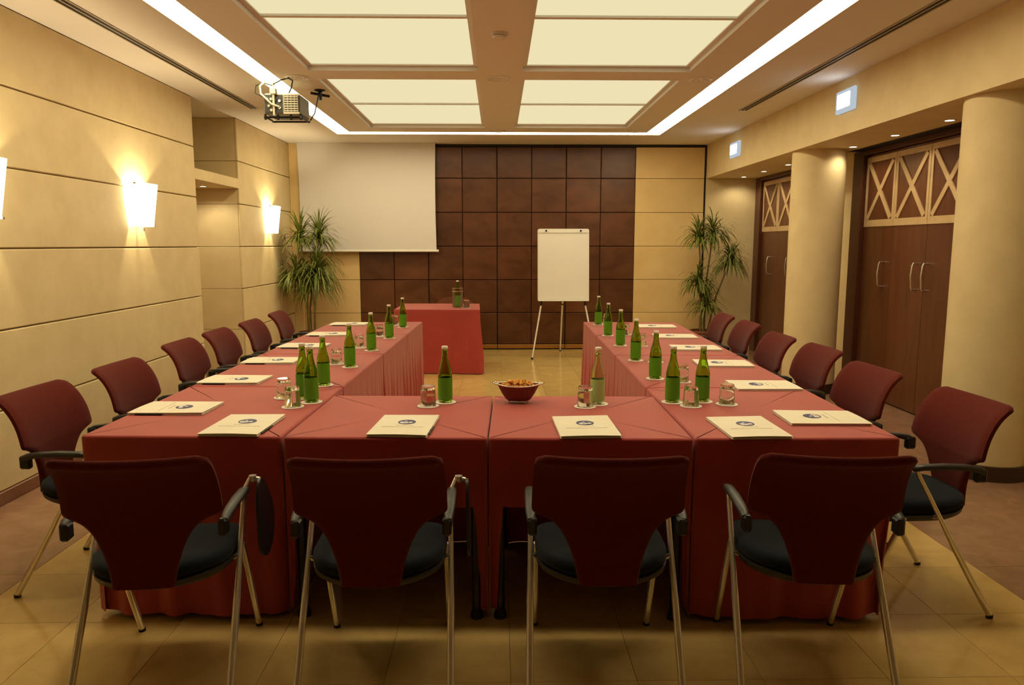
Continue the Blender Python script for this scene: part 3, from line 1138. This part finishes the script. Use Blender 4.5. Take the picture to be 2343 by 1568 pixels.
def make_folder():
    t = thing('document_folder', 'folder', 'folder')
    W, H = 0.119, 0.166          # half sizes: lies with its foot towards -y
    m = MB()
    m.bbox(-W + 0.003, W - 0.004, -H + 0.004, H - 0.003, 0.002, 0.008, 0.0008)
    m.build('paper_sheets', paper_edge, t)
    # cover: slightly bowed card
    m = MB()
    nx, ny_ = 10, 12
    for s in (0.0, 0.0012):
        for j in range(ny_ + 1):
            for i in range(nx + 1):
                u, v = i / nx, j / ny_
                x, y = -W + 2 * W * u, -H + 2 * H * v
                zz = 0.0086 + 0.0022 * math.sin(math.pi * u) * (1 - v) + 0.0025 * v * v * u
                m.v.append((x, y, zz + s))
    nn = (nx + 1) * (ny_ + 1)
    for j in range(ny_):
        for i in range(nx):
            a = j * (nx + 1) + i
            m.f.append((a + nx + 1, a + nx + 2, a + 1, a))
            m.f.append((nn + a, nn + a + 1, nn + a + nx + 2, nn + a + nx + 1))
    for i in range(nx):
        m.f.append((i, i + 1, nn + i + 1, nn + i))
        a = ny_ * (nx + 1) + i
        m.f.append((a + 1, a, nn + a, nn + a + 1))
    for j in range(ny_):
        a = j * (nx + 1)
        m.f.append((a + nx + 1, a, nn + a, nn + a + nx + 1))
        a = j * (nx + 1) + nx
        m.f.append((a, a + nx + 1, nn + a + nx + 1, nn + a))
    m.build('cover', paper, t, True, 30)
    MB().bbox(-W, W, -H, H, 0.0, 0.0016, 0.0004).build('back_cover', paper, t)
    # round printed emblem in the upper half with pale shapes, and a faint line of print under it
    ze = 0.0122
    m = MB()
    m.lathe([(0.0, ze + 0.0006), (0.036, ze + 0.0006), (0.0365, ze - 0.0012)], 36, (0.004, 0.035, 0), 1.0, 1.0)
    em = m.build('emblem', ink_blue, t)
    m = MB()

    def blob(cx, cy_, rx, ry, top=0.0):
        pts = [(cx + rx * math.cos(2 * math.pi * k / 18), cy_ + ry * math.sin(2 * math.pi * k / 18)) for k in range(18)]
        m.prism(pts, ze + 0.0006, ze + 0.0009)
    blob(-0.014, 0.024, 0.010, 0.011)
    blob(0.005, 0.019, 0.0085, 0.010)
    blob(0.021, 0.025, 0.0085, 0.010)
    blob(-0.002, 0.043, 0.007, 0.006)
    blob(-0.008, 0.011, 0.012, 0.004)
    m.build('emblem_shapes', ink_pale, em)
    m = MB()
    for k in range(9):
        m.box(-0.030 + k * 0.0078, -0.0255 + k * 0.0078, -0.0225, -0.0175, ze - 0.0006, ze + 0.0002)
    m.box(-0.085, 0.085, -0.047, -0.0455, ze - 0.0009, ze - 0.0001)
    m.build('print_line', ink_faint, t)
    m = MB()
    m.tube([(W - 0.01, -0.07, 0.005), (W + 0.004, -0.07, 0.005)], 0.003, 8)
    m.tube([(W + 0.0035, -0.13, 0.0045), (W + 0.0035, -0.01, 0.0045)], 0.0032, 8)
    m.build('pen', plastic_black, t, True)
    return t


folder0 = make_folder()
ff = {'u': False}


def place_folder(x, y, rz, label, group):
    c = folder0 if not ff['u'] else copy_tree(folder0)
    ff['u'] = True
    c.location = (x, y, ZI)
    c.rotation_euler = (0, 0, R(rz))
    tag(c, label, 'folder', group)


fl = [(-1.047, 2.968, -2.5), (-0.384, 2.943, -4), (0.354, 2.912, 1.5), (1.010, 2.888, 1.5)]
for k, (x, y, a) in enumerate(fl):
    place_folder(x, y, a, '%s cream folder from the left in the front row' % ORD[k], 'folders along the front')
for k, (x, y, a) in enumerate([(-1.455, 3.29, -92), (-1.44, 3.995, -93), (-1.44, 4.665, -92), (-1.42, 5.36, -94), (-1.40, 6.07, -92), (-1.385, 6.85, -92)]):
    place_folder(x, y, a, '%s cream folder from the camera on the left table arm' % ORD[k], 'folders on the left arm')
for k, (x, y, a) in enumerate([(1.378, 3.045, 88), (1.393, 3.775, 89), (1.40, 4.495, 86), (1.415, 5.195, 88), (1.427, 5.865, 87), (1.435, 6.60, 87)]):
    place_folder(x, y, a, '%s cream folder from the camera on the right table arm' % ORD[k], 'folders on the right arm')


# ================================================================== BOTTLES, GLASSES, COASTERS
def make_bottle(name, gmat, lmat):
    t = thing(name, 'bottle', 'bottle')
    outer = [(0.0, 0.0), (0.028, 0.0), (0.0325, 0.004), (0.0335, 0.012), (0.0335, 0.125), (0.0325, 0.138), (0.0285, 0.158), (0.0225, 0.180),
             (0.0172, 0.202), (0.0145, 0.222), (0.0138, 0.236), (0.0150, 0.239), (0.0150, 0.246), (0.0138, 0.248), (0.0138, 0.252)]
    inner = [(0.0115, 0.252), (0.0115, 0.222), (0.0142, 0.202), (0.0195, 0.180), (0.0255, 0.158), (0.0295, 0.138), (0.0305, 0.125), (0.0305, 0.014), (0.026, 0.008), (0.0, 0.008)]
    MB().lathe(outer + inner, 28).build('glass_body', gmat, t, True, 50)
    MB().lathe([(0.0, 0.2535), (0.0148, 0.2535), (0.0152, 0.256), (0.0152, 0.2625), (0.0135, 0.266), (0.0, 0.2665)], 20).build('cap', cap_white, t, True, 40)
    # paper label wrapped round the body, its pale overlap on one side

    def wrap(a0, a1, r0, z0, z1, name_, mat):
        m = MB()
        n = 26
        for k in range(n + 1):
            a = R(a0 + (a1 - a0) * k / n)
            for r in (r0, r0 + 0.0006):
                for z in (z0, z1):
                    m.v.append((r * math.cos(a), r * math.sin(a), z))
        for k in range(n):
            b = k * 4
            m.f += [(b + 2, b + 6, b + 7, b + 3), (b + 4, b, b + 1, b + 5), (b + 3, b + 7, b + 5, b + 1), (b + 6, b + 2, b, b + 4)]
        m.f += [(0, 2, 3, 1), (n * 4, n * 4 + 1, n * 4 + 3, n * 4 + 2)]
        return m.build(name_, mat, t, True, 50)
    wrap(-150, 150, 0.0338, 0.016, 0.119, 'label', lmat)
    wrap(146, 214, 0.0346, 0.018, 0.117, 'label_overlap', label_white)
    return t


def make_tumbler():
    t = thing('water_tumbler', 'glass', 'glass')
    # stands upside down: thick base on top
    outer = [(0.0365, 0.0), (0.0372, 0.001), (0.0345, 0.05), (0.0318, 0.088), (0.030, 0.0935), (0.0, 0.0935)]
    inner = [(0.0, 0.075), (0.0285, 0.076), (0.0305, 0.072), (0.0325, 0.05), (0.0352, 0.001)]
    MB().lathe(outer + inner, 30, close=False).build('glass_body', clear_glass, t, True, 50)
    # join rim
    return t


def make_coaster():
    t = thing('paper_coaster', 'coaster', 'coaster')
    MB().lathe([(0.0, 0.0), (0.0500, 0.0), (0.0505, 0.0007), (0.0500, 0.0014), (0.0, 0.0014)], 36).build('disc', coaster_paper, t, True, 30)
    m = MB()
    m.prism([(0.012 * math.cos(2 * math.pi * k / 16), 0.009 * math.sin(2 * math.pi * k / 16)) for k in range(16)], 0.0014, 0.0017)
    m.build('printed_mark', ink_grey, t)
    return t


bottle0 = make_bottle('water_bottle', green_glass, label_green)
bottle_pale = make_bottle('water_bottle', pale_glass, label_pale)
tumbler0 = make_tumbler()
coaster0 = make_coaster()
used = {}


def put(src, x, y, z, rz, label, cat, group):
    c = copy_tree(src) if used.get(src.name) else src
    used[src.name] = True
    c.location = (x, y, z)
    c.rotation_euler = (0, 0, R(rz))
    tag(c, label, cat, group)
    return c


ZB = ZI + 0.0020
GB, GG, GCB, GCG = 'green water bottles', 'upturned tumblers', 'coasters under bottles', 'coasters under tumblers'
# (x, y, turn of the label), (glass x, y), where
seats = [
    ((-0.884, 3.430, -90), (-0.945, 3.330), 'by the leftmost front folder', bottle0),
    ((-0.250, 3.416, -55), (-0.324, 3.335), 'left of the snack bowl', bottle0),
    ((0.465, 3.364, -100), (0.400, 3.306), 'right of the snack bowl', bottle_pale),
    ((0.824, 3.395, -95), (0.891, 3.312), 'by the rightmost front folder', bottle0),
]
for k in range(6):
    b_ = [(-0.949, 3.535, -80), (-0.925, 3.852, -75), (-0.903, 4.440, -90), (-0.893, 5.147, -40), (-0.866, 5.827, -45), (-0.858, 6.605, -100)][k]
    g_ = [(-1.043, 3.535), (-1.03, 3.93), (-1.011, 4.558), (-1.004, 5.281), (-0.964, 5.941), (-0.958, 6.787)][k]
    seats.append((b_, g_, '%s from the camera on the left table arm' % ORD[k], bottle0))
for k in range(6):
    b_ = [(0.970, 3.412, -90), (0.874, 4.010, -42), (0.886, 4.661, -85), (0.903, 5.360, -140), (0.902, 5.963, -140), (0.935, 6.788, -95)][k]
    g_ = [(1.068, 3.345), (1.000, 3.915), (1.000, 4.588), (1.053, 5.334), (1.055, 6.019), (1.03, 6.90)][k]
    seats.append((b_, g_, '%s from the camera on the right table arm' % ORD[k], bottle0))
for (bx, by, br), (gx, gy), where, src in seats:
    nm = 'pale green water bottle' if src is bottle_pale else 'green water bottle'
    put(coaster0, bx, by, ZI, 0, 'white coaster under the %s %s' % (nm, where), 'coaster', GCB)
    put(src, bx, by, ZB, br, '%s with white cap, %s' % (nm, where), 'bottle', GB)
    put(coaster0, gx, gy, ZI, 0, 'white coaster under the upturned tumbler %s' % where, 'coaster', GCG)
    put(tumbler0, gx, gy, ZB, 0, 'clear upturned tumbler %s' % where, 'glass', GG)

# speaker table: bottle in a clear cooler, tumbler on its coaster
t = thing('bottle_cooler', 'clear cylindrical bottle cooler on the speaker table', 'bottle cooler', (-0.475, 8.66, ZI))
MB().lathe([(0.0, 0.0), (0.058, 0.0), (0.060, 0.003), (0.066, 0.225), (0.0665, 0.23), (0.063, 0.23), (0.0625, 0.225), (0.0565, 0.008), (0.0, 0.008)], 36).build('glass_body', clear_glass, t, True, 50)
MB().lathe([(0.0655, 0.228), (0.0675, 0.230), (0.0675, 0.236), (0.062, 0.236), (0.062, 0.230)], 36, close=True).build('rim', silver, t, True, 40)
MB().lathe([(0.0602, 0.0), (0.062, 0.0), (0.062, 0.010), (0.0604, 0.010)], 36, close=True).build('base_ring', silver, t, True, 40)
MB().lathe([(0.0645, 0.19), (0.0665, 0.19), (0.0667, 0.204), (0.0647, 0.204)], 36, close=True).build('upper_band', silver, t, True, 40)
b_ = put(bottle0, -0.475, 8.66, ZI + 0.0085, -90, 'green water bottle standing in the clear cooler on the speaker table', 'bottle', GB)
b_.scale = (1.0, 1.0, 1.18)
put(coaster0, -0.372, 8.665, ZI, 0, 'white coaster on the speaker table', 'coaster', GCG)
put(tumbler0, -0.372, 8.665, ZB, 0, 'clear upturned tumbler beside the cooler on the speaker table', 'glass', GG)

# ================================================================== SNACK BOWL
bx, by = 0.095, 3.405
t = thing('snack_bowl', 'oval red-brown woven bowl with silver rim and handles on the front table', 'bowl', (bx, by, ZI), R(-4))
SYB = 0.62
MB().lathe([(0.0, 0.012), (0.052, 0.012), (0.060, 0.018), (0.078, 0.045), (0.096, 0.080), (0.0985, 0.085),
            (0.0945, 0.084), (0.0905, 0.076), (0.072, 0.042), (0.054, 0.020), (0.0, 0.018)], 44, (0, 0, 0), 1.0, SYB).build('woven_body', wicker, t, True, 50)
rim = MB()
ring = []
for k in range(49):
    a = 2 * math.pi * k / 48
    ring.append((0.0985 * math.cos(a), 0.0985 * SYB * math.sin(a), 0.087 + 0.003 * math.cos(2 * a)))
rim.tube(ring, 0.0036, 8)
rim.build('rim', silver, t, True, 60)
for sx in (-1, 1):
    MB().tube([(sx * 0.094, -0.022, 0.089), (sx * 0.112, -0.016, 0.093), (sx * 0.119, 0.0, 0.094), (sx * 0.112, 0.016, 0.093), (sx * 0.094, 0.022, 0.089)], 0.0038, 8).build('handle', silver, t, True, 60)
for (fx, fy) in ((-0.042, -0.024), (0.030, -0.028), (-0.042, 0.024), (0.042, 0.022)):
    MB().lathe([(0, 0), (0.005, 0.001), (0.0062, 0.006), (0.005, 0.012), (0, 0.0135)], 10, (fx, fy, 0)).build('ball_foot', silver, t, True, 60)
rnd = random.Random(5)
m = MB()
for k in range(150):
    a, rr = rnd.uniform(0, 6.283), math.sqrt(rnd.random())
    x, y = 0.084 * rr * math.cos(a), 0.084 * rr * SYB * math.sin(a)
    z = 0.079 + 0.024 * (1 - rr ** 2) + rnd.uniform(-0.004, 0.004)
    s = MB()
    sz = rnd.uniform(0.005, 0.009)
    if k % 3 == 0:
        s.tube([(-sz, 0, 0), (0, 0, sz * 0.4), (sz, 0, 0)], 0.0032, 6)
    else:
        s.lathe([(0, -sz * 0.6), (sz * 0.8, -sz * 0.25), (sz * 0.8, sz * 0.25), (0, sz * 0.6)], 7)
    s.xform(Matrix.Translation((x, y, z)) @ Matrix.Rotation(rnd.uniform(0, 6.28), 4, Vector((rnd.random() - 0.5, rnd.random() - 0.5, rnd.random())).normalized()))
    b0 = len(m.v)
    m.v += s.v
    m.f += [tuple(b0 + i for i in q) for q in s.f]
m.lathe([(0.0, 0.080), (0.05, 0.076), (0.082, 0.066), (0.0, 0.060)], 24, (0, 0, 0), 1.0, SYB)
snk = m.build('snack_mix', snack_a, None, True, 50, loc=(bx, by, ZI))
snk.rotation_euler = (0, 0, R(-4))
tag(snk, 'yellow and red snack mix heaped in the woven bowl', 'snack')
snk['kind'] = 'stuff'

# ================================================================== PROJECTION SCREEN
YSC = 10.36
t = thing('projection_screen', 'pulled-down white projection screen hanging on the back wall', 'projection screen', (-1.80, YSC, 1.398))
m = MB()
NS = 12
W0 = 0.945
for k in range(NS + 1):
    u = k / NS
    hwid = W0 - 0.010 * math.sin(math.pi * u)
    z = 0.02 + (ZC - 1.398 - 0.021) * u
    yy = 0.004 * math.sin(math.pi * u)
    m.v += [(-hwid, yy, z), (hwid, yy, z), (-hwid, yy + 0.002, z), (hwid, yy + 0.002, z)]
for k in range(NS):
    b = k * 4
    m.f += [(b, b + 1, b + 5, b + 4), (b + 3, b + 2, b + 6, b + 7), (b + 2, b, b + 4, b + 6), (b + 1, b + 3, b + 7, b + 5)]
m.build('screen_fabric', screen_white, t, True, 60)
MB().tube([(-W0 - 0.012, 0.002, 0.012), (W0 + 0.012, 0.002, 0.012)], 0.016, 12).build('weight_bar', white_paint, t, True, 50)
for sx in (-1, 1):
    MB().lathe([(0, -0.018), (0.019, -0.018), (0.019, 0.0), (0, 0.0)], 12).xform(Matrix.Translation((sx * (W0 + 0.011 + (0.018 if sx > 0 else 0)), 0.002, 0.012)) @ Matrix.Rotation(R(90), 4, 'Y')).build('end_cap', white_paint, t, True, 50)

# ================================================================== FLIP CHART
t = thing('flip_chart', 'white flip chart on a tripod easel before the wood panels', 'flip chart', (0.865, 9.68, 0))
BW, Z0, Z1 = 0.340, 0.755, 1.705


def rounded(w, z0, z1, r):
    pts = []
    for (cx, cz, a0) in ((w - r, z0 + r, -90), (w - r, z1 - r, 0), (-w + r, z1 - r, 90), (-w + r, z0 + r, 180)):
        for k in range(5):
            a = R(a0 + k * 22.5)
            pts.append((cx + r * math.cos(a), cz + r * math.sin(a)))
    return pts


def lean(z): return 0.10 * (z - Z0)      # the board leans back a little


bd = rounded(BW, Z0, Z1, 0.025)
m = MB()
m.rings([[(x, lean(z) + 0.0, z) for x, z in bd], [(x, lean(z) + 0.022, z) for x, z in bd]])
board = m.build('board', white_paint, t, True, 40)
m = MB()
pd_ = rounded(BW - 0.014, Z0 + 0.028, Z1 - 0.050, 0.004)
m.rings([[(x, lean(z) - 0.006, z) for x, z in pd_], [(x, lean(z) - 0.0005, z) for x, z in pd_]])
m.build('paper_pad', pad_white, t, True, 40)
m = MB()
z_ = Z1 - 0.048
m.rings([[(x, lean(z) - 0.011, z) for x, z in rounded(BW - 0.012, Z1 - 0.052, Z1 - 0.004, 0.006)], [(x, lean(z) - 0.0062, z) for x, z in rounded(BW - 0.012, Z1 - 0.052, Z1 - 0.004, 0.006)]])
m.build('clamp_bar', white_paint, t, True, 40)
MB().box(-BW + 0.03, BW - 0.03, lean(Z1) - 0.0125, lean(Z1) - 0.0108, Z1 - 0.053, Z1 - 0.048).build('clamp_edge', ink_grey, t)
for sx in (-1, 1):
    MB().lathe([(0, 0.0), (0.013, 0.0), (0.013, 0.018), (0.009, 0.022), (0, 0.022)], 14).xform(Matrix.Translation((sx * 0.228, lean(Z1) - 0.010, Z1 - 0.026)) @ Matrix.Rotation(R(90), 4, 'X')).build('knob', rubber, t, True, 40)
MB().bbox(-BW + 0.004, BW - 0.004, -0.035, 0.0, Z0 + 0.004, Z0 + 0.016, 0.003).build('pen_tray', white_paint, t)
for (x0, y0, x1, y1) in ((-0.27, 0.03, -0.418, -0.15), (0.27, 0.03, 0.418, -0.15), (0.0, 0.06, 0.015, 0.60)):
    lg = MB().tube([(x0, y0 + 0.05, Z0 + 0.45), (x0 + (x1 - x0) * 0.12, y0 + (y1 - y0) * 0.12 + 0.03, Z0 - 0.02), (x1, y1, 0.01)], [0.012, 0.012, 0.0095], 10).build('leg', white_paint, t, True, 60)
    MB().lathe([(0, 0), (0.014, 0), (0.014, 0.02), (0.010, 0.028), (0, 0.028)], 12, (x1, y1, 0)).build('foot_cap', rubber, lg, True, 50)
    MB().tube([(x0 + (x1 - x0) * 0.12, y0 + (y1 - y0) * 0.12 + 0.03, Z0 + 0.01), (x0 + (x1 - x0) * 0.17, y0 + (y1 - y0) * 0.17 + 0.025, Z0 - 0.06)], 0.0145, 10).build('leg_collar', rubber, lg, True, 60)


# ================================================================== PLANTS
def tuft(m, c, n, ln, rnd, droop, width=0.019, spread=1.0, lim=None):
    c = Vector(c)
    for k in range(n):
        az = rnd.uniform(0, 6.283)
        el = R(rnd.uniform(-5, 85)) if spread >= 1 else R(rnd.uniform(20, 88))
        L_ = ln * rnd.uniform(0.65, 1.1)
        d = Vector((math.cos(az) * math.cos(el), math.sin(az) * math.cos(el), math.sin(el)))
        side = Vector((-math.sin(az), math.cos(az), 0))
        p = c + Vector((0, 0, rnd.uniform(-0.08, 0.03)))
        seg = 6
        b = len(m.v)
        vel = d.copy()
        for i in range(seg + 1):
            u = i / seg
            w = width * 0.5 * (0.55 + 0.9 * u) * (1 - u ** 3) if u < 1 else 0.0006
            m.v.append(tuple(p + side * w))
            m.v.append(tuple(p - side * w + Vector((0, 0, 0.0))))
            vel = (vel + Vector((0, 0, -droop * (0.35 + u)))).normalized()
            p = p + vel * (L_ / seg)
            if lim:
                p.x = min(max(p.x, lim[0]), lim[1])
                p.y = min(p.y, lim[2])
        for i in range(seg):
            a = b + 2 * i
            m.f.append((a, a + 1, a + 3, a + 2))


def plant(x, y, stems, label, seed, pot_r=0.17, pot_h=0.34):
    rnd = random.Random(seed)
    t = thing('potted_dracaena', label, 'plant', (x, y, 0))
    MB().lathe([(0, 0), (pot_r * 0.72, 0), (pot_r * 0.78, 0.01), (pot_r, pot_h - 0.03), (pot_r + 0.012, pot_h - 0.028), (pot_r + 0.012, pot_h),
                (pot_r - 0.008, pot_h), (pot_r - 0.012, pot_h - 0.05), (0, pot_h - 0.05)], 32).build('pot', terracotta, t, True, 50)
    MB().lathe([(0, pot_h - 0.035), (pot_r - 0.012, pot_h - 0.045)], 24).build('soil', soil, t)
    for (bx_, by_, tx, ty, tz, n, ln, dr) in stems:
        p0 = Vector((bx_, by_, pot_h - 0.06))
        p2 = Vector((tx, ty, tz))
        mid = p0.lerp(p2, 0.5) + Vector((0.03 * (1 if tx < 0 else -1), 0.01, 0.02))
        st = MB().tube([p0, p0.lerp(mid, 0.6), mid, mid.lerp(p2, 0.5), p2], [0.014, 0.013, 0.0115, 0.0105, 0.009], 8).build('cane', stem_brown, t, True, 60)
        m = MB()
        tuft(m, p2, int(n * 2.1), ln, rnd, dr * 1.12, lim=(max(XL + 0.03, -9) - x, (XD - 0.06) - x, YB - 0.13 - y))
        lf = m.build('leaf_tuft', leaf_green, st)
        lf['kind'] = 'stuff'
    return t


plant(-2.50, 9.86, [(-0.04, -0.03, -0.10, -0.05, 1.60, 62, 0.42, 0.26), (0.03, 0.02, 0.13, 0.02, 1.62, 62, 0.42, 0.28),
                    (0.0, -0.05, -0.16, -0.06, 1.10, 70, 0.50, 0.42), (0.04, 0.0, 0.12, -0.04, 1.14, 80, 0.55, 0.48), (-0.02, 0.04, 0.02, 0.05, 0.98, 70, 0.55, 0.45)],
      'tall potted dracaena with arching green leaves in the far left corner', 3)
plant(2.80, 9.92, [(-0.04, -0.03, -0.10, 0.0, 1.60, 62, 0.36, 0.34), (0.02, 0.02, 0.10, 0.02, 1.66, 70, 0.40, 0.40),
                   (0.05, 0.0, 0.34, -0.02, 1.30, 75, 0.40, 0.44), (-0.03, 0.03, -0.10, -0.04, 1.02, 70, 0.38, 0.46), (0.0, -0.04, 0.02, -0.05, 0.70, 60, 0.38, 0.40)],
      'tall potted dracaena with arching green leaves in the far right corner', 8)

# ================================================================== PROJECTOR
PX, PY, PZ = -1.80, 6.45, 2.545
t = thing('ceiling_projector', 'grey projector hanging from the ceiling beside the left cove', 'projector', (PX, PY, PZ))
body = MB().bbox(-0.165, 0.135, -0.02, 0.30, 0.045, 0.215, 0.012).build('housing', proj_grey, t)
gr = MB()
gr.box(0.005, 0.128, -0.030, -0.020, 0.060, 0.195)
gr_o = gr.build('vent_grille', proj_dark, t)
m = MB()
for k in range(7):
    m.box(0.010, 0.122, -0.036, -0.0301, 0.066 + k * 0.019, 0.074 + k * 0.019)
for k in range(5):
    m.box(0.006 + k * 0.0285, 0.0095 + k * 0.0285, -0.0362, -0.0302, 0.061, 0.194)
m.build('grille_bars', proj_light, gr_o)
m = MB()
m.box(-0.0, 0.133, -0.034, -0.0202, 0.195, 0.207)
m.box(-0.0, 0.133, -0.034, -0.0202, 0.046, 0.060)
m.build('grille_surround', proj_light, t)
m = MB()
m.box(-0.155, -0.012, -0.028, -0.0202, 0.055, 0.20)
pp = m.build('port_panel', proj_dark, t)
for k, (x, z) in enumerate(((-0.135, 0.165), (-0.10, 0.165), (-0.06, 0.16), (-0.03, 0.15), (-0.12, 0.11), (-0.07, 0.105), (-0.03, 0.095), (-0.10, 0.075))):
    MB().lathe([(0, 0), (0.011, 0), (0.011, 0.012), (0, 0.012)], 10).xform(Matrix.Translation((x, -0.0282, z)) @ Matrix.Rotation(R(90), 4, 'X')).build('socket', steel if k % 3 == 0 else proj_light if k % 3 == 1 else rubber, pp, True)
MB().lathe([(0, 0), (0.04, 0), (0.04, 0.03), (0.034, 0.03), (0.03, 0.01), (0, 0.01)], 20).xform(Matrix.Translation((-0.08, 0.30, 0.13)) @ Matrix.Rotation(R(-90), 4, 'X')).build('lens_ring', rubber, t, True)
cr_ = MB()
for y_ in (0.02, 0.25):
    cr_.tube([(-0.18, y_, 0.025), (0.15, y_, 0.025)], 0.008, 8)
for x_ in (-0.165, 0.135):
    cr_.tube([(x_, 0.0, 0.025), (x_, 0.27, 0.025)], 0.008, 8)
for x_ in (-0.165, -0.06, 0.05, 0.135):
    cr_.tube([(x_, 0.01, 0.0), (x_, 0.01, 0.05)], 0.010, 8)
cr_.build('mount_cradle', black_metal, t, True)
MB().tube([(-0.075, -0.045, 0.03), (-0.075, -0.045, ZC - PZ)], 0.0105, 10).build('ceiling_pole', proj_light, t, True)
MB().tube([(0.165, 0.20, 0.03), (0.19, 0.26, 0.10), (0.20, 0.44, ZC - PZ)], 0.006, 8).build('stay_rod', black_metal, t, True)
m = MB()
m.lathe([(0, 0), (0.05, 0), (0.05, -0.012), (0.02, -0.018), (0.018, -0.09), (0, -0.09)], 16, (0.20, 0.44, ZC - PZ))
m.tube([(0.12, 0.42, ZC - PZ - 0.03), (0.28, 0.47, ZC - PZ - 0.05)], 0.012, 8)
m.build('ceiling_bracket', black_metal, t, True)
MB().tube([(-0.03, -0.045, 0.10), (-0.09, -0.07, 0.12), (-0.17, -0.08, 0.20), (-0.175, -0.08, 0.26), (-0.13, -0.07, 0.30), (-0.085, -0.05, 0.29)], 0.008, 8).build('white_cable', cable_white, t, True)
MB().tube([(-0.075, -0.05, 0.28), (0.0, -0.06, 0.315), (0.06, -0.06, 0.33), (0.09, -0.05, 0.31), (0.075, -0.045, 0.25), (0.05, -0.03, 0.214)], 0.006, 8).build('black_cable', rubber, t, True)
MB().tube([(-0.075, -0.05, 0.27), (-0.15, -0.05, 0.29), (-0.215, -0.05, 0.27), (-0.225, -0.05, 0.21), (-0.16, -0.03, 0.18)], 0.005, 8).build('black_cable', rubber, t, True)
m = MB()
m.bbox(-0.10, -0.05, -0.07, -0.02, 0.20, 0.25, 0.005)
m.build('pole_clamp', proj_light, t)
